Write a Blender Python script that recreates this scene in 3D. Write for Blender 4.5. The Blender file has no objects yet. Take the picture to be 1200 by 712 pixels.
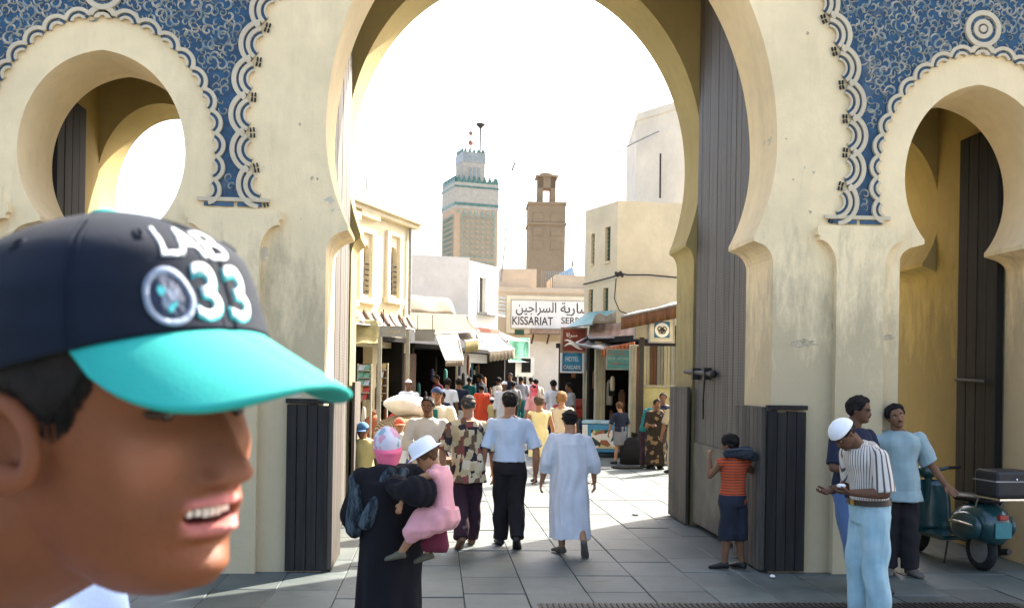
import bpy, bmesh, math, random
import numpy as np
from mathutils import Vector, Matrix, noise
from mathutils.geometry import tessellate_polygon
random.seed(7); np.random.seed(7)
R = math.radians
SC = bpy.context.scene
COL = SC.collection
# ---------------------------------------------------------------- camera
EYE = Vector((0, 0, 1.93)); FL = 1167.0; CX, CY = 600.0, 443.0; YAW, ROLL = 4.4, 0.9
cam = bpy.data.cameras.new('camera'); camo = bpy.data.objects.new('camera', cam); COL.objects.link(camo)
cam.sensor_width = 36; cam.lens = FL / 1200 * 36; cam.shift_y = (CY - 356) / 1200
cam.clip_start = 0.03; cam.clip_end = 3000
cam.dof.use_dof = True; cam.dof.focus_distance = 10.0; cam.dof.aperture_fstop = 12.0
camo.matrix_world = Matrix.Translation(EYE) @ Matrix.Rotation(R(-YAW), 4, 'Z') @ Matrix.Rotation(R(90), 4, 'X') @ Matrix.Rotation(R(ROLL), 4, 'Z')
SC.camera = camo
# ---------------------------------------------------------------- sky, sun, exposure
SUN_AZ, SUN_EL = 44.0, 40.5          # azimuth from +Y towards +X
w = bpy.data.worlds.new('World'); SC.world = w; w.use_nodes = True
nt = w.node_tree; bg = nt.nodes['Background']; sky = nt.nodes.new('ShaderNodeTexSky')
sky.sky_type = 'NISHITA'; sky.sun_disc = False; sky.sun_elevation = R(SUN_EL); sky.sun_rotation = R(SUN_AZ)
sky.air_density = 1.0; sky.dust_density = 8.0; sky.ozone_density = 1.0; sky.altitude = 400
nt.links.new(sky.outputs[0], bg.inputs[0]); bg.inputs[1].default_value = 0.15
sl = bpy.data.lights.new('sun', 'SUN'); sl.energy = 4.2; sl.angle = R(0.53); sl.color = (1, .95, .86)
so = bpy.data.objects.new('sun', sl); COL.objects.link(so)
sd = Vector((math.sin(R(SUN_AZ)) * math.cos(R(SUN_EL)), math.cos(R(SUN_AZ)) * math.cos(R(SUN_EL)), math.sin(R(SUN_EL))))
so.rotation_euler = sd.to_track_quat('Z', 'Y').to_euler(); so.location = sd * 60
SC.view_settings.view_transform = 'Standard'; SC.view_settings.look = 'None'; SC.view_settings.gamma = 1
SC.view_settings.exposure = 2.12
SC.cycles.use_denoising = True
SC.cycles.max_bounces = 8; SC.cycles.diffuse_bounces = 5
# ---------------------------------------------------------------- pixel -> place
_a, _r = R(YAW), R(ROLL)
FW = Vector((math.sin(_a), math.cos(_a), 0)); _R0 = Vector((math.cos(_a), -math.sin(_a), 0)); _Z = Vector((0, 0, 1))
RT = math.cos(_r) * _R0 + math.sin(_r) * _Z; UP = -math.sin(_r) * _R0 + math.cos(_r) * _Z
def ray(px, py): return FW + (px - CX) / FL * RT + (CY - py) / FL * UP
def at(px, py, Y):
    d = ray(px, py); return EYE + d * (Y / d.y)
def gnd(px, py, z=0.0):
    d = ray(px, py); return EYE + d * ((z - EYE.z) / d.z)
def onpl(px, py, A, D):                      # hit with the vertical plane through A along D -> (s, z)
    n = Vector((D[1], -D[0], 0)); d = ray(px, py); A = Vector((A[0], A[1], 0))
    p = EYE + d * ((A - EYE).dot(n) / d.dot(n)); return (p - A).dot(Vector((D[0], D[1], 0))), p.z
def ground_at(px, Y):                        # ground point seen in column px at distance Y
    p = at(px, CY + FL * 1.93 / Y, Y); return Vector((p.x, p.y, 0))
# ---------------------------------------------------------------- objects
def prop(o, label=None, cat=None, group=None, kind=None):
    if label: o['label'] = label
    if cat: o['category'] = cat
    if group: o['group'] = group
    if kind: o['kind'] = kind
    return o
def thing(name, label, cat, loc=(0, 0, 0), rotz=0.0, group=None):
    o = bpy.data.objects.new(name, None); COL.objects.link(o); o.empty_display_size = .1
    o.location = loc; o.rotation_euler = (0, 0, rotz)
    return prop(o, label, cat, group)
def wmat(o):
    m = Matrix.Identity(4)
    while o is not None:
        m = Matrix.LocRotScale(o.location, o.rotation_euler, o.scale) @ m; o = o.parent
    return m
def link(name, me, parent=None, mats=()):
    o = bpy.data.objects.new(name, me); COL.objects.link(o); o.parent = parent
    for m in mats:
        me.materials.append(m)
    return o
class MB:
    def __init__(s): s.v = []; s.f = []; s.m = []; s.cur = 0
    def add(s, vs, fs):
        b = len(s.v); s.v += [tuple(p) for p in vs]; s.f += [tuple(b + i for i in f) for f in fs]; s.m += [s.cur] * len(fs); return s
    def box(s, x0, y0, z0, x1, y1, z1):
        vs = [(x0, y0, z0), (x1, y0, z0), (x1, y1, z0), (x0, y1, z0), (x0, y0, z1), (x1, y0, z1), (x1, y1, z1), (x0, y1, z1)]
        return s.add(vs, [(3, 2, 1, 0), (4, 5, 6, 7), (0, 1, 5, 4), (1, 2, 6, 5), (2, 3, 7, 6), (3, 0, 4, 7)])
    def obox(s, c, ax, ay, az):                # centre and three half-axis vectors
        c, ax, ay, az = map(Vector, (c, ax, ay, az)); vs = []
        for k in (-1, 1):
            for i, j in ((-1, -1), (1, -1), (1, 1), (-1, 1)): vs.append(c + ax * i + ay * j + az * k)
        return s.add(vs, [(3, 2, 1, 0), (4, 5, 6, 7), (0, 1, 5, 4), (1, 2, 6, 5), (2, 3, 7, 6), (3, 0, 4, 7)])
    def prism(s, polys, fn, a, b):             # polys[0] outer, others holes (2D); fn(u, v, w) -> 3D; extruded w from a to b
        flat = [p for q in polys for p in q]
        tris = tessellate_polygon([[Vector((p[0], p[1], 0)) for p in q] for q in polys])
        n = len(flat); vs = [fn(p[0], p[1], a) for p in flat] + [fn(p[0], p[1], b) for p in flat]; fs = []
        for t in tris:
            fs.append((t[0], t[1], t[2])); fs.append((t[2] + n, t[1] + n, t[0] + n))
        k = 0
        for q in polys:
            m = len(q)
            for i in range(m):
                j = (i + 1) % m; fs.append((k + i, k + i + n, k + j + n, k + j))
            k += m
        return s.add(vs, fs)
    def tube(s, pts, r, n=8, cap=True):
        pts = [Vector(p) for p in pts]; rr = r if isinstance(r, (list, tuple)) else [r] * len(pts)
        vs, fs = [], []; up = None
        for i, p in enumerate(pts):
            t = (pts[min(i + 1, len(pts) - 1)] - pts[max(i - 1, 0)]).normalized()
            if up is None: up = Vector((0, 0, 1)) if abs(t.z) < .9 else Vector((0, 1, 0))
            x = t.cross(up)
            x = x.normalized() if x.length > 1e-6 else Vector((1, 0, 0)); y = x.cross(t).normalized(); up = y
            for k in range(n):
                a = 2 * math.pi * k / n; vs.append(p + (x * math.cos(a) + y * math.sin(a)) * rr[i])
        for i in range(len(pts) - 1):
            for k in range(n):
                k2 = (k + 1) % n; fs.append((i * n + k, i * n + k2, (i + 1) * n + k2, (i + 1) * n + k))
        if cap:
            fs.append(tuple(range(n))[::-1]); fs.append(tuple((len(pts) - 1) * n + k for k in range(n)))
        return s.add(vs, fs)
    def loft(s, rings, n=16):                   # rings: (centre, xaxis, yaxis) with axes carrying the radii
        vs, fs = [], []
        for c, ax, ay in rings:
            c, ax, ay = Vector(c), Vector(ax), Vector(ay)
            for k in range(n):
                a = 2 * math.pi * k / n; vs.append(c + ax * math.cos(a) + ay * math.sin(a))
        for i in range(len(rings) - 1):
            for k in range(n):
                k2 = (k + 1) % n; fs.append((i * n + k, i * n + k2, (i + 1) * n + k2, (i + 1) * n + k))
        fs.append(tuple(range(n))[::-1]); fs.append(tuple((len(rings) - 1) * n + k for k in range(n)))
        return s.add(vs, fs)
    def lathe(s, prof, c=(0, 0, 0), n=20):
        return s.loft([((c[0], c[1], c[2] + z), (max(r, 1e-4), 0, 0), (0, max(r, 1e-4), 0)) for r, z in prof], n)
    def ball(s, c, rx, ry=None, rz=None, n=14, m=9):
        ry = ry or rx; rz = rz or rx
        return s.loft([((c[0], c[1], c[2] - rz * math.cos(math.pi * i / m)), (max(1e-4, rx * math.sin(math.pi * i / m)), 0, 0), (0, max(1e-4, ry * math.sin(math.pi * i / m)), 0)) for i in range(m + 1)], n)
    def sheet(s, grid):                         # grid of 3D points -> quads
        h, w_ = len(grid), len(grid[0]); vs = [p for r in grid for p in r]
        return s.add(vs, [(i * w_ + j, i * w_ + j + 1, (i + 1) * w_ + j + 1, (i + 1) * w_ + j) for i in range(h - 1) for j in range(w_ - 1)])
    def mesh(s, name, inv=None):
        me = bpy.data.meshes.new(name); vs = s.v if inv is None else [inv @ Vector(p) for p in s.v]
        me.from_pydata([tuple(p) for p in vs], [], s.f); me.update()
        return me
    def build(s, name, mats, parent=None, smooth=False, bevel=0, world=True, solid=0, fix=True, kind=None, label=None, sub=0):
        inv = wmat(parent).inverted() if (parent is not None and world) else None
        me = s.mesh(name, inv); mats = mats if isinstance(mats, (list, tuple)) else [mats]
        o = link(name, me, parent, mats)
        if len(mats) > 1: me.polygons.foreach_set('material_index', s.m)
        if fix:
            bm = bmesh.new(); bm.from_mesh(me); bmesh.ops.recalc_face_normals(bm, faces=bm.faces); bm.to_mesh(me); bm.free()
        if smooth: me.polygons.foreach_set('use_smooth', [True] * len(me.polygons))
        if solid:
            q = o.modifiers.new('thick', 'SOLIDIFY'); q.thickness = solid; q.offset = 0
        if sub:
            q = o.modifiers.new('sub', 'SUBSURF'); q.levels = sub; q.render_levels = sub
        if bevel:
            q = o.modifiers.new('bevel', 'BEVEL'); q.width = bevel; q.segments = 2; q.limit_method = 'ANGLE'; q.angle_limit = R(40)
        if kind: o['kind'] = kind
        if label: o['label'] = label
        return o
def copy_to(o, parent=None, loc=None, rot=None, scale=None):
    c = o.copy(); COL.objects.link(c); c.parent = parent
    if loc is not None: c.location = loc
    if rot is not None: c.rotation_euler = rot
    if scale is not None: c.scale = scale
    return c
def remesh(mb, vox, it=4, disp=None, fac=.5):
    me = mb.mesh('tmp'); bm = bmesh.new(); bm.from_mesh(me); bmesh.ops.recalc_face_normals(bm, faces=bm.faces); bm.to_mesh(me); bm.free()
    o = bpy.data.objects.new('tmp', me); COL.objects.link(o)
    q = o.modifiers.new('r', 'REMESH'); q.mode = 'VOXEL'; q.voxel_size = vox; q.use_smooth_shade = True
    if it:
        q = o.modifiers.new('s', 'SMOOTH'); q.factor = fac; q.iterations = it
    dg = bpy.context.evaluated_depsgraph_get(); dg.update()
    out = bpy.data.meshes.new_from_object(o.evaluated_get(dg)); bpy.data.objects.remove(o); bpy.data.meshes.remove(me)
    if disp is not None:
        n = len(out.vertices); co = np.empty(n * 3, np.float32); no = np.empty(n * 3, np.float32)
        out.vertices.foreach_get('co', co); out.vertices.foreach_get('normal', no)
        co = co.reshape(-1, 3); no = no.reshape(-1, 3); co += no * disp(co)[:, None]
        out.vertices.foreach_set('co', co.ravel()); out.update()
    out.polygons.foreach_set('use_smooth', [True] * len(out.polygons))
    return out
def folds(amp=.006, k=22, seed=0, zs=.35):
    rg = np.random.RandomState(seed); K = rg.normal(size=(9, 3)) * k * rg.uniform(.4, 1.4, (9, 1)); K[:, 2] *= zs; ph = rg.uniform(0, 6.28, 9); A = rg.uniform(.4, 1, 9)
    def f(co):
        q = co + .03 * np.sin(co[:, [2, 0, 1]] * 9 + ph[:3]); return (np.sin(q @ K.T + ph) * A).sum(1) * amp / 2.4
    return f
# ---------------------------------------------------------------- materials
class N:
    def __init__(s, name):
        s.m = bpy.data.materials.new(name); s.m.use_nodes = True; s.t = s.m.node_tree; s.b = s.t.nodes['Principled BSDF']
        s.tc = s.t.nodes.new('ShaderNodeTexCoord'); s.geo = s.t.nodes.new('ShaderNodeNewGeometry')
    def n(s, typ, **k):
        x = s.t.nodes.new(typ)
        for a, v in k.items(): setattr(x, a, v)
        return x
    def l(s, a, b): s.t.links.new(a, b)
    def vec(s, scale=(1, 1, 1), src='Object', rot=(0, 0, 0)):
        mp = s.n('ShaderNodeMapping'); mp.inputs['Scale'].default_value = scale; mp.inputs['Rotation'].default_value = rot
        s.l(s.geo.outputs['Position'] if src == 'World' else s.tc.outputs[src], mp.inputs[0]); return mp.outputs[0]
    def noise(s, scale, detail=4, rough=.55, v=None, out=0):
        x = s.n('ShaderNodeTexNoise'); x.inputs['Scale'].default_value = scale; x.inputs['Detail'].default_value = detail; x.inputs['Roughness'].default_value = rough
        s.l(v if v is not None else s.tc.outputs['Object'], x.inputs['Vector']); return x.outputs[out]
    def ramp(s, src, stops, interp='LINEAR'):
        x = s.n('ShaderNodeValToRGB'); e = x.color_ramp.elements; x.color_ramp.interpolation = interp
        while len(e) < len(stops): e.new(.5)
        for i, (p, c) in enumerate(stops):
            e[i].position = p; e[i].color = (c, c, c, 1) if not isinstance(c, (tuple, list)) else (*c[:3], 1)
        s.l(src, x.inputs[0]); return x.outputs[0]
    def mix(s, fac, a, b, mode='MIX'):
        x = s.n('ShaderNodeMix', data_type='RGBA', blend_type=mode)
        for i, v in ((0, fac), (6, a), (7, b)):
            if hasattr(v, 'is_output'): s.l(v, x.inputs[i])
            else: x.inputs[i].default_value = v if i == 0 else ((*v[:3], 1) if isinstance(v, (tuple, list)) else (v, v, v, 1))
        return x.outputs[2]
    def math(s, op, a, b=0.0):
        x = s.n('ShaderNodeMath', operation=op)
        for i, v in enumerate((a, b)):
            if hasattr(v, 'is_output'): s.l(v, x.inputs[i])
            else: x.inputs[i].default_value = v
        return x.outputs[0]
    def bump(s, src, strength=.3, dist=.01):
        x = s.n('ShaderNodeBump'); x.inputs['Strength'].default_value = strength; x.inputs['Distance'].default_value = dist
        s.l(src, x.inputs['Height']); s.l(x.outputs[0], s.b.inputs['Normal'])
    def done(s, col, rough=.8, spec=.3, metal=0):
        if hasattr(col, 'is_output'): s.l(col, s.b.inputs['Base Color'])
        else: s.b.inputs['Base Color'].default_value = (*col[:3], 1)
        s.b.inputs['Roughness'].default_value = rough; s.b.inputs['Specular IOR Level'].default_value = spec; s.b.inputs['Metallic'].default_value = metal
        return s.m
def dark(c, f): return tuple(x * f for x in c[:3])
def simple(name, c, rough=.8, var=.18, scale=4, bump=.15, bscale=60, spec=.3, metal=0, rnd=0, dist=.004):
    k = N(name); col = k.mix(k.ramp(k.noise(scale), [(.3, 0), (.7, 1)]), dark(c, 1 - var), dark(c, 1 + var))
    if rnd:
        oi = k.n('ShaderNodeObjectInfo'); col = k.mix(1, col, k.ramp(oi.outputs['Random'], [(0, 1 - rnd), (1, 1 + rnd)]), 'MULTIPLY')
    if bump: k.bump(k.noise(bscale, 3), bump, dist)
    return k.done(col, rough, spec, metal)
def plaster(name, c, dirt_shade=(.25, .24, .2), amt=.5, src='World', scale=1.0, bump=.35, peel=None, low=True):
    k = N(name); v = k.vec(src=src)
    col = k.mix(k.ramp(k.noise(.9 * scale, 6, .6, v), [(.3, 0), (.7, 1)]), dark(c, .86), dark(c, 1.08))
    col = k.mix(k.ramp(k.noise(7 * scale, 5, .6, v), [(.4, 0), (.75, .35)]), col, dark(c, .8))
    streak = k.ramp(k.noise(1.0, 6, .65, k.vec((5 * scale, 5 * scale, .55 * scale), src)), [(.52, 0), (.78, 1)])
    col = k.mix(k.math('MULTIPLY', streak, amt * .32), col, dirt_shade)
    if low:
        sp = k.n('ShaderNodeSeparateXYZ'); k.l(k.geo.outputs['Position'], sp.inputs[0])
        low_grime_shade = k.ramp(k.math('ADD', k.math('MULTIPLY', sp.outputs[2], .29), k.math('MULTIPLY', k.noise(3.2, 7, .75, k.vec((1.6, 1.6, .45), 'World')), -1.3)), [(.0, 1), (.34, .0)])
        col = k.mix(k.math('MULTIPLY', low_grime_shade, amt), col, dirt_shade)  # real grime near the ground, deepened to stand in for shade there
    if peel:
        pk = k.ramp(k.noise(1.7 * scale, 7, .6, k.vec((1, 1, 1.4), src)), [(.66, 0), (.68, 1)]); col = k.mix(pk, col, peel)
    h = k.mix(.4, k.noise(9 * scale, 5, .6, v), k.noise(60 * scale, 3, .6, v)); k.bump(h, bump, .02)
    return k.done(col, .9, .2)
def woodm(name, c, c2, scale=1, along='z', rough=.75, bump=.4):
    k = N(name); s_ = {'z': (22, 22, .9), 'x': (.9, 22, 22), 'y': (22, .9, 22)}[along]
    g = k.noise(scale, 6, .65, k.vec(s_)); col = k.mix(k.ramp(g, [(.3, 0), (.68, 1)]), c2, c)
    oi = k.n('ShaderNodeObjectInfo'); col = k.mix(1, col, k.ramp(oi.outputs['Random'], [(0, .72), (1, 1.25)]), 'MULTIPLY')
    col = k.mix(k.ramp(k.noise(1.8, 5), [(.5, 0), (.75, .6)]), col, dark(c2, .8))
    k.bump(g, bump, .006); return k.done(col, rough, .3)
def cloth(name, c, var=.12, rough=.9, bump=.25, sheen=.2):
    k = N(name); col = k.mix(k.ramp(k.noise(5), [(.3, 0), (.7, 1)]), dark(c, 1 - var), dark(c, 1 + var * .8))
    k.bump(k.mix(.5, k.noise(280, 2), k.noise(25, 4)), bump, .004); k.b.inputs['Sheen Weight'].default_value = sheen if max(c) > .2 else .02
    return k.done(col, rough, .15)
def skinm(name, c, attr=False):
    k = N(name); col = k.mix(k.ramp(k.noise(18, 6, .7), [(.3, 0), (.72, 1)]), dark(c, .78), (c[0] * 1.14, c[1] * 1.08, c[2] * 1.04))
    if attr: col = k.mix(k.ramp(k.noise(160, 3, .6), [(.55, 0), (.72, .35)]), col, dark(c, .62)); col = k.mix(k.ramp(k.noise(7, 3), [(.45, 0), (.7, .4)]), col, (c[0] * 1.15, c[1] * .9, c[2] * .9))
    if attr:
        a = k.n('ShaderNodeAttribute', attribute_name='lip'); col = k.mix(a.outputs['Fac'], col, (.52, .17, .15))
        a2 = k.n('ShaderNodeAttribute', attribute_name='inner'); col = k.mix(a2.outputs['Fac'], col, (.09, .02, .018))
        a3 = k.n('ShaderNodeAttribute', attribute_name='flush'); col = k.mix(a3.outputs['Fac'], col, (.5, .2, .12))
    k.b.inputs['Subsurface Weight'].default_value = .06 if attr else 0.0
    k.b.inputs['Subsurface Radius'].default_value = (.012, .005, .003); k.b.inputs['Subsurface Scale'].default_value = .6
    k.bump(k.mix(.5, k.noise(420 if attr else 120, 3), k.noise(45, 5, .7)), .3 if attr else .15, .003); return k.done(col, .58, .22)
CREAM = (.90, .715, .43)
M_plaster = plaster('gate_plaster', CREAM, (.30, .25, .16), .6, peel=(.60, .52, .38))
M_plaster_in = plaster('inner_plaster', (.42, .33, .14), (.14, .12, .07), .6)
M_trim = plaster('lime_trim', (.62, .52, .36), (.3, .26, .2), .3, low=False)
M_wood = woodm('weathered_wood', (.115, .095, .075), (.045, .037, .03))
M_wood_dark = woodm('blackened_wood', (.03, .025, .021), (.012, .010, .009))
M_iron = simple('dark_iron', (.05, .045, .04), .6, .3, 20, .4, 90, metal=.6)
M_post = woodm('pale_painted_post', (.45, .42, .3), (.25, .22, .15))
M_greypost = woodm('grey_post', (.3, .29, .25), (.16, .15, .13))
# ================================================================ the gate
XM = 1.16; YF = 9.9
gate = thing('city_gate', 'tall cream plastered town gate with three horseshoe arches and blue tiled spandrels', 'gate', (XM, YF, 0))
def arch(cx, jamb, half, zc, vu, vl, ztip, zimp, n=56, point=0.0):
    th = half * math.sqrt(max(0, 1 - ((zc - ztip) / vl) ** 2)); L = []
    L.append((jamb, 0)); L.append((jamb, zimp))
    for i in range(1, 7):                                       # cavetto under the horseshoe's foot
        a = i / 7 * math.pi / 2; L.append((jamb - (jamb - th - .01) * (1 - math.cos(a)), zimp + (ztip - .06 - zimp) * math.sin(a)))
    L.append((th, ztip - .045))
    a0 = -math.asin((zc - ztip) / vl)
    for i in range(n + 1):
        a = a0 + (math.pi / 2 - a0) * i / n; x = half * math.cos(a); z = zc + (vu if a > 0 else vl) * math.sin(a)
        if point: z += point * max(0, 1 - x / (half * .4)) ** 2
        L.append((max(x, 0), z))
    return [(cx + x, z) for x, z in L] + [(cx - x, z) for x, z in L[-2::-1]]        # from right foot over the apex to left foot
MAIN = (2.25, 2.27, 4.35, 2.85, 2.16, 3.41, 3.14)
SIDE = (.83, .79, 4.05, .97, .91, 3.42, 3.2)
def wall_poly(x0, x1, ztop, arches):
    P = [(x0, 0)]
    for a in sorted(arches, key=lambda q: q[0][0]): P += a[::-1]
    P += [(x1, 0), (x1, ztop), (x0, ztop)]
    return P
def XZ(u, v, w_): return (u, w_, v)
fr = [arch(XM - 4.41, *SIDE, point=.018), arch(XM, *MAIN), arch(XM + 4.41, *SIDE, point=.018)]
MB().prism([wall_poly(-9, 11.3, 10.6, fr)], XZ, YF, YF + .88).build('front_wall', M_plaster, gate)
REARM = (2.28, 2.37, 4.9, 2.7, 2.75, 3.78, 3.5)
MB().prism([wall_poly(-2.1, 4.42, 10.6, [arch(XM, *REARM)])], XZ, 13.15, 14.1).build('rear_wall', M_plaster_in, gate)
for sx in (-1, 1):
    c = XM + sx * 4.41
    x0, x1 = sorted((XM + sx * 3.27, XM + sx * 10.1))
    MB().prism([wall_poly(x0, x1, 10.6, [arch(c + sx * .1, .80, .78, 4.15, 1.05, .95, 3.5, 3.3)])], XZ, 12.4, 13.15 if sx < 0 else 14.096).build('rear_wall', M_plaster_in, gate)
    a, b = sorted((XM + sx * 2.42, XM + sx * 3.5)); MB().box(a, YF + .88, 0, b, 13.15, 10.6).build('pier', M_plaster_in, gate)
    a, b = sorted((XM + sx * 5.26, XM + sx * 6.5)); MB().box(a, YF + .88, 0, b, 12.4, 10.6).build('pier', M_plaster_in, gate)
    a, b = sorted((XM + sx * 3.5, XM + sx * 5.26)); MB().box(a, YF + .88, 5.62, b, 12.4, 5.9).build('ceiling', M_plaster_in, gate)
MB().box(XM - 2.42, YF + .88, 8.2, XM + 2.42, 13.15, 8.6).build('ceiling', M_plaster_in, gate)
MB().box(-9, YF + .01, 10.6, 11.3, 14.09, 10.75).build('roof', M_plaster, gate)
mer = MB()
mer.prism([[(-.3, 0), (.3, 0), (.3, .5), (.15, .5), (.15, .8), (-.15, .8), (-.15, .5), (-.3, .5)]], XZ, 0, .35)
m0 = mer.build('merlon', M_plaster, gate, world=False); m0.location = (-9.5, .05, 10.75)
for i in range(1, 20): copy_to(m0, gate, (-9.5 + i, .05, 10.75))
# ---- pilasters with flared capitals
prof = [(.25, 0), (.25, 3.07)] + [(.25 + .18 * (1 - math.cos(a)), 3.08 + .3 * math.sin(a)) for a in [i / 8 * math.pi / 2 for i in range(1, 9)]] + [(.43, 3.42), (.455, 3.44), (.455, 3.51), (.42, 3.53)]
for sx in (-1, 1):
    c = XM + sx * 3.13
    MB().prism([[(c + x, z) for x, z in prof] + [(c - x, z) for x, z in prof[::-1]]], XZ, YF - .09, YF + .02).build('pilaster', M_plaster, gate)
    c = XM + sx * 5.69                                             # half pilaster beyond the side arch
    MB().prism([[(c + x, z) for x, z in prof] + [(c - x, z) for x, z in prof[::-1]]], XZ, YF - .09, YF + .02).build('pilaster', M_plaster, gate)
# ---- blue tile spandrels
k = N('blue_tile'); v = k.vec(src='World')
bc = k.mix(k.ramp(k.noise(14, 4, .6, v), [(.35, 0), (.7, 1)]), (.003, .040, .085), (.007, .080, .165))
vo = k.n('ShaderNodeTexVoronoi'); vo.inputs['Scale'].default_value = 21; k.l(v, vo.inputs['Vector'])
bc = k.mix(k.ramp(vo.outputs['Color'], [(.25, .0), (.8, .5)]), bc, (.004, .018, .05)); bc = k.mix(k.ramp(k.noise(3, 5, .6, v), [(.6, 0), (.75, .35)]), bc, (.3, .27, .22))
k.bump(k.noise(70, 3, .6, v), .5, .006); M_blue = k.done(bc, .35, .5)
M_band = simple('deep_blue_band', (.03, .085, .16), .4, .3, 9, .3, 50, spec=.5)
k = N('arabesque_relief'); v = k.vec(src='World')
M_arab = k.done(k.mix(k.ramp(k.noise(9, 4, .6, v), [(.42, 0), (.6, 1)]), (.50, .45, .36), (.20, .26, .28)), .7, .3)
def ell(h, zc, vu, vl, z):
    d = (z - zc) / (vu if z > zc else vl); return h * math.sqrt(max(0, 1 - d * d))
E1 = (3.07, 4.4, 3.2, 2.75); E2 = (1.1, 4.05, 1.32, 1.37); ZB = 3.6; ZT = 7.0
def band_curve(E, z0, n=400):
    h, zc, vu, vl = E; a0 = -math.asin((zc - z0) / vl); P = []
    for i in range(n + 1):
        a = a0 + (math.pi / 2 - a0) * i / n; P.append(Vector((h * math.cos(a), zc + (vu if a > 0 else vl) * math.sin(a))))
    return P
def walk(P, step, start):
    out = []; acc = -start; prev = P[0]
    for p in P[1:]:
        d = (p - prev).length; acc += d
        if acc >= step or (not out and acc >= 0):
            t = (p - prev).normalized(); out.append((p.copy(), t)); acc = 0
        prev = p
    return out
M_slot = simple('shade_dark_slot', (.03, .026, .02), .9, .2, 8, 0)  # near-black colour paints the shade of slots at the lobe joints
def lobe_mesh(name, arcs, back, span, thick):
    mb = MB(); n = 14
    def ringseg(r0, r1, y0, y1, sp):
        q = [(math.sin(a) * r1, math.cos(a) * r1) for a in [(-sp + 2 * sp * i / n) for i in range(n + 1)]] + [(math.sin(a) * r0, math.cos(a) * r0) for a in [(sp - 2 * sp * i / n) for i in range(n + 1)]]
        mb.prism([q], lambda u, v_, w_: (u, w_, v_), y0, y1)
    mb.cur = 0
    for i, (r0, r1) in enumerate(arcs): ringseg(r0, r1, -thick + i * .004, 0, span)
    mb.cur = 1; ringseg(back[0], back[1], -.016, 0, span * .97)
    mb.cur = 2; e_ = arcs[0][1] * math.sin(span)
    for k_ in ((0, .02) if len(arcs) > 2 else ()):
        for sg_ in (-1, 1): mb.box(sg_ * (e_ - .012) - .006, -thick - .004, arcs[0][0] * .1 - .035 - k_ * 2, sg_ * (e_ - .012) + .006, -.01, arcs[0][0] * .1 - .005 - k_ * 2) if 0 else mb.box(min(sg_ * (e_ - .045), sg_ * (e_ - .005)), -thick * .55, .02 - k_ * 1.6, max(sg_ * (e_ - .045), sg_ * (e_ - .005)), -.01, .034 - k_ * 1.6)
    me = mb.mesh(name); me.materials.append(M_trim); me.materials.append(M_band); me.materials.append(M_slot); me.polygons.foreach_set('material_index', mb.m)
    bm = bmesh.new(); bm.from_mesh(me); bmesh.ops.recalc_face_normals(bm, faces=bm.faces); bm.to_mesh(me); bm.free()
    return me
big = lobe_mesh('double_lobe', [(.20, .245), (.135, .175), (.085, .105)], (.1, .21), R(66), .05)
small = lobe_mesh('scallop', [(.108, .145), (.052, .078)], (.07, .12), R(68), .045)
def place(name, me, p, nrm, sx, c, y, off):
    o = link(name, me, gate); a = math.atan2(nrm.x, nrm.y); q = p - nrm * off
    o.location = (sx * q.x + (c - XM), y, q.y); o.rotation_euler = (0, sx * a, 0)
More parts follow.
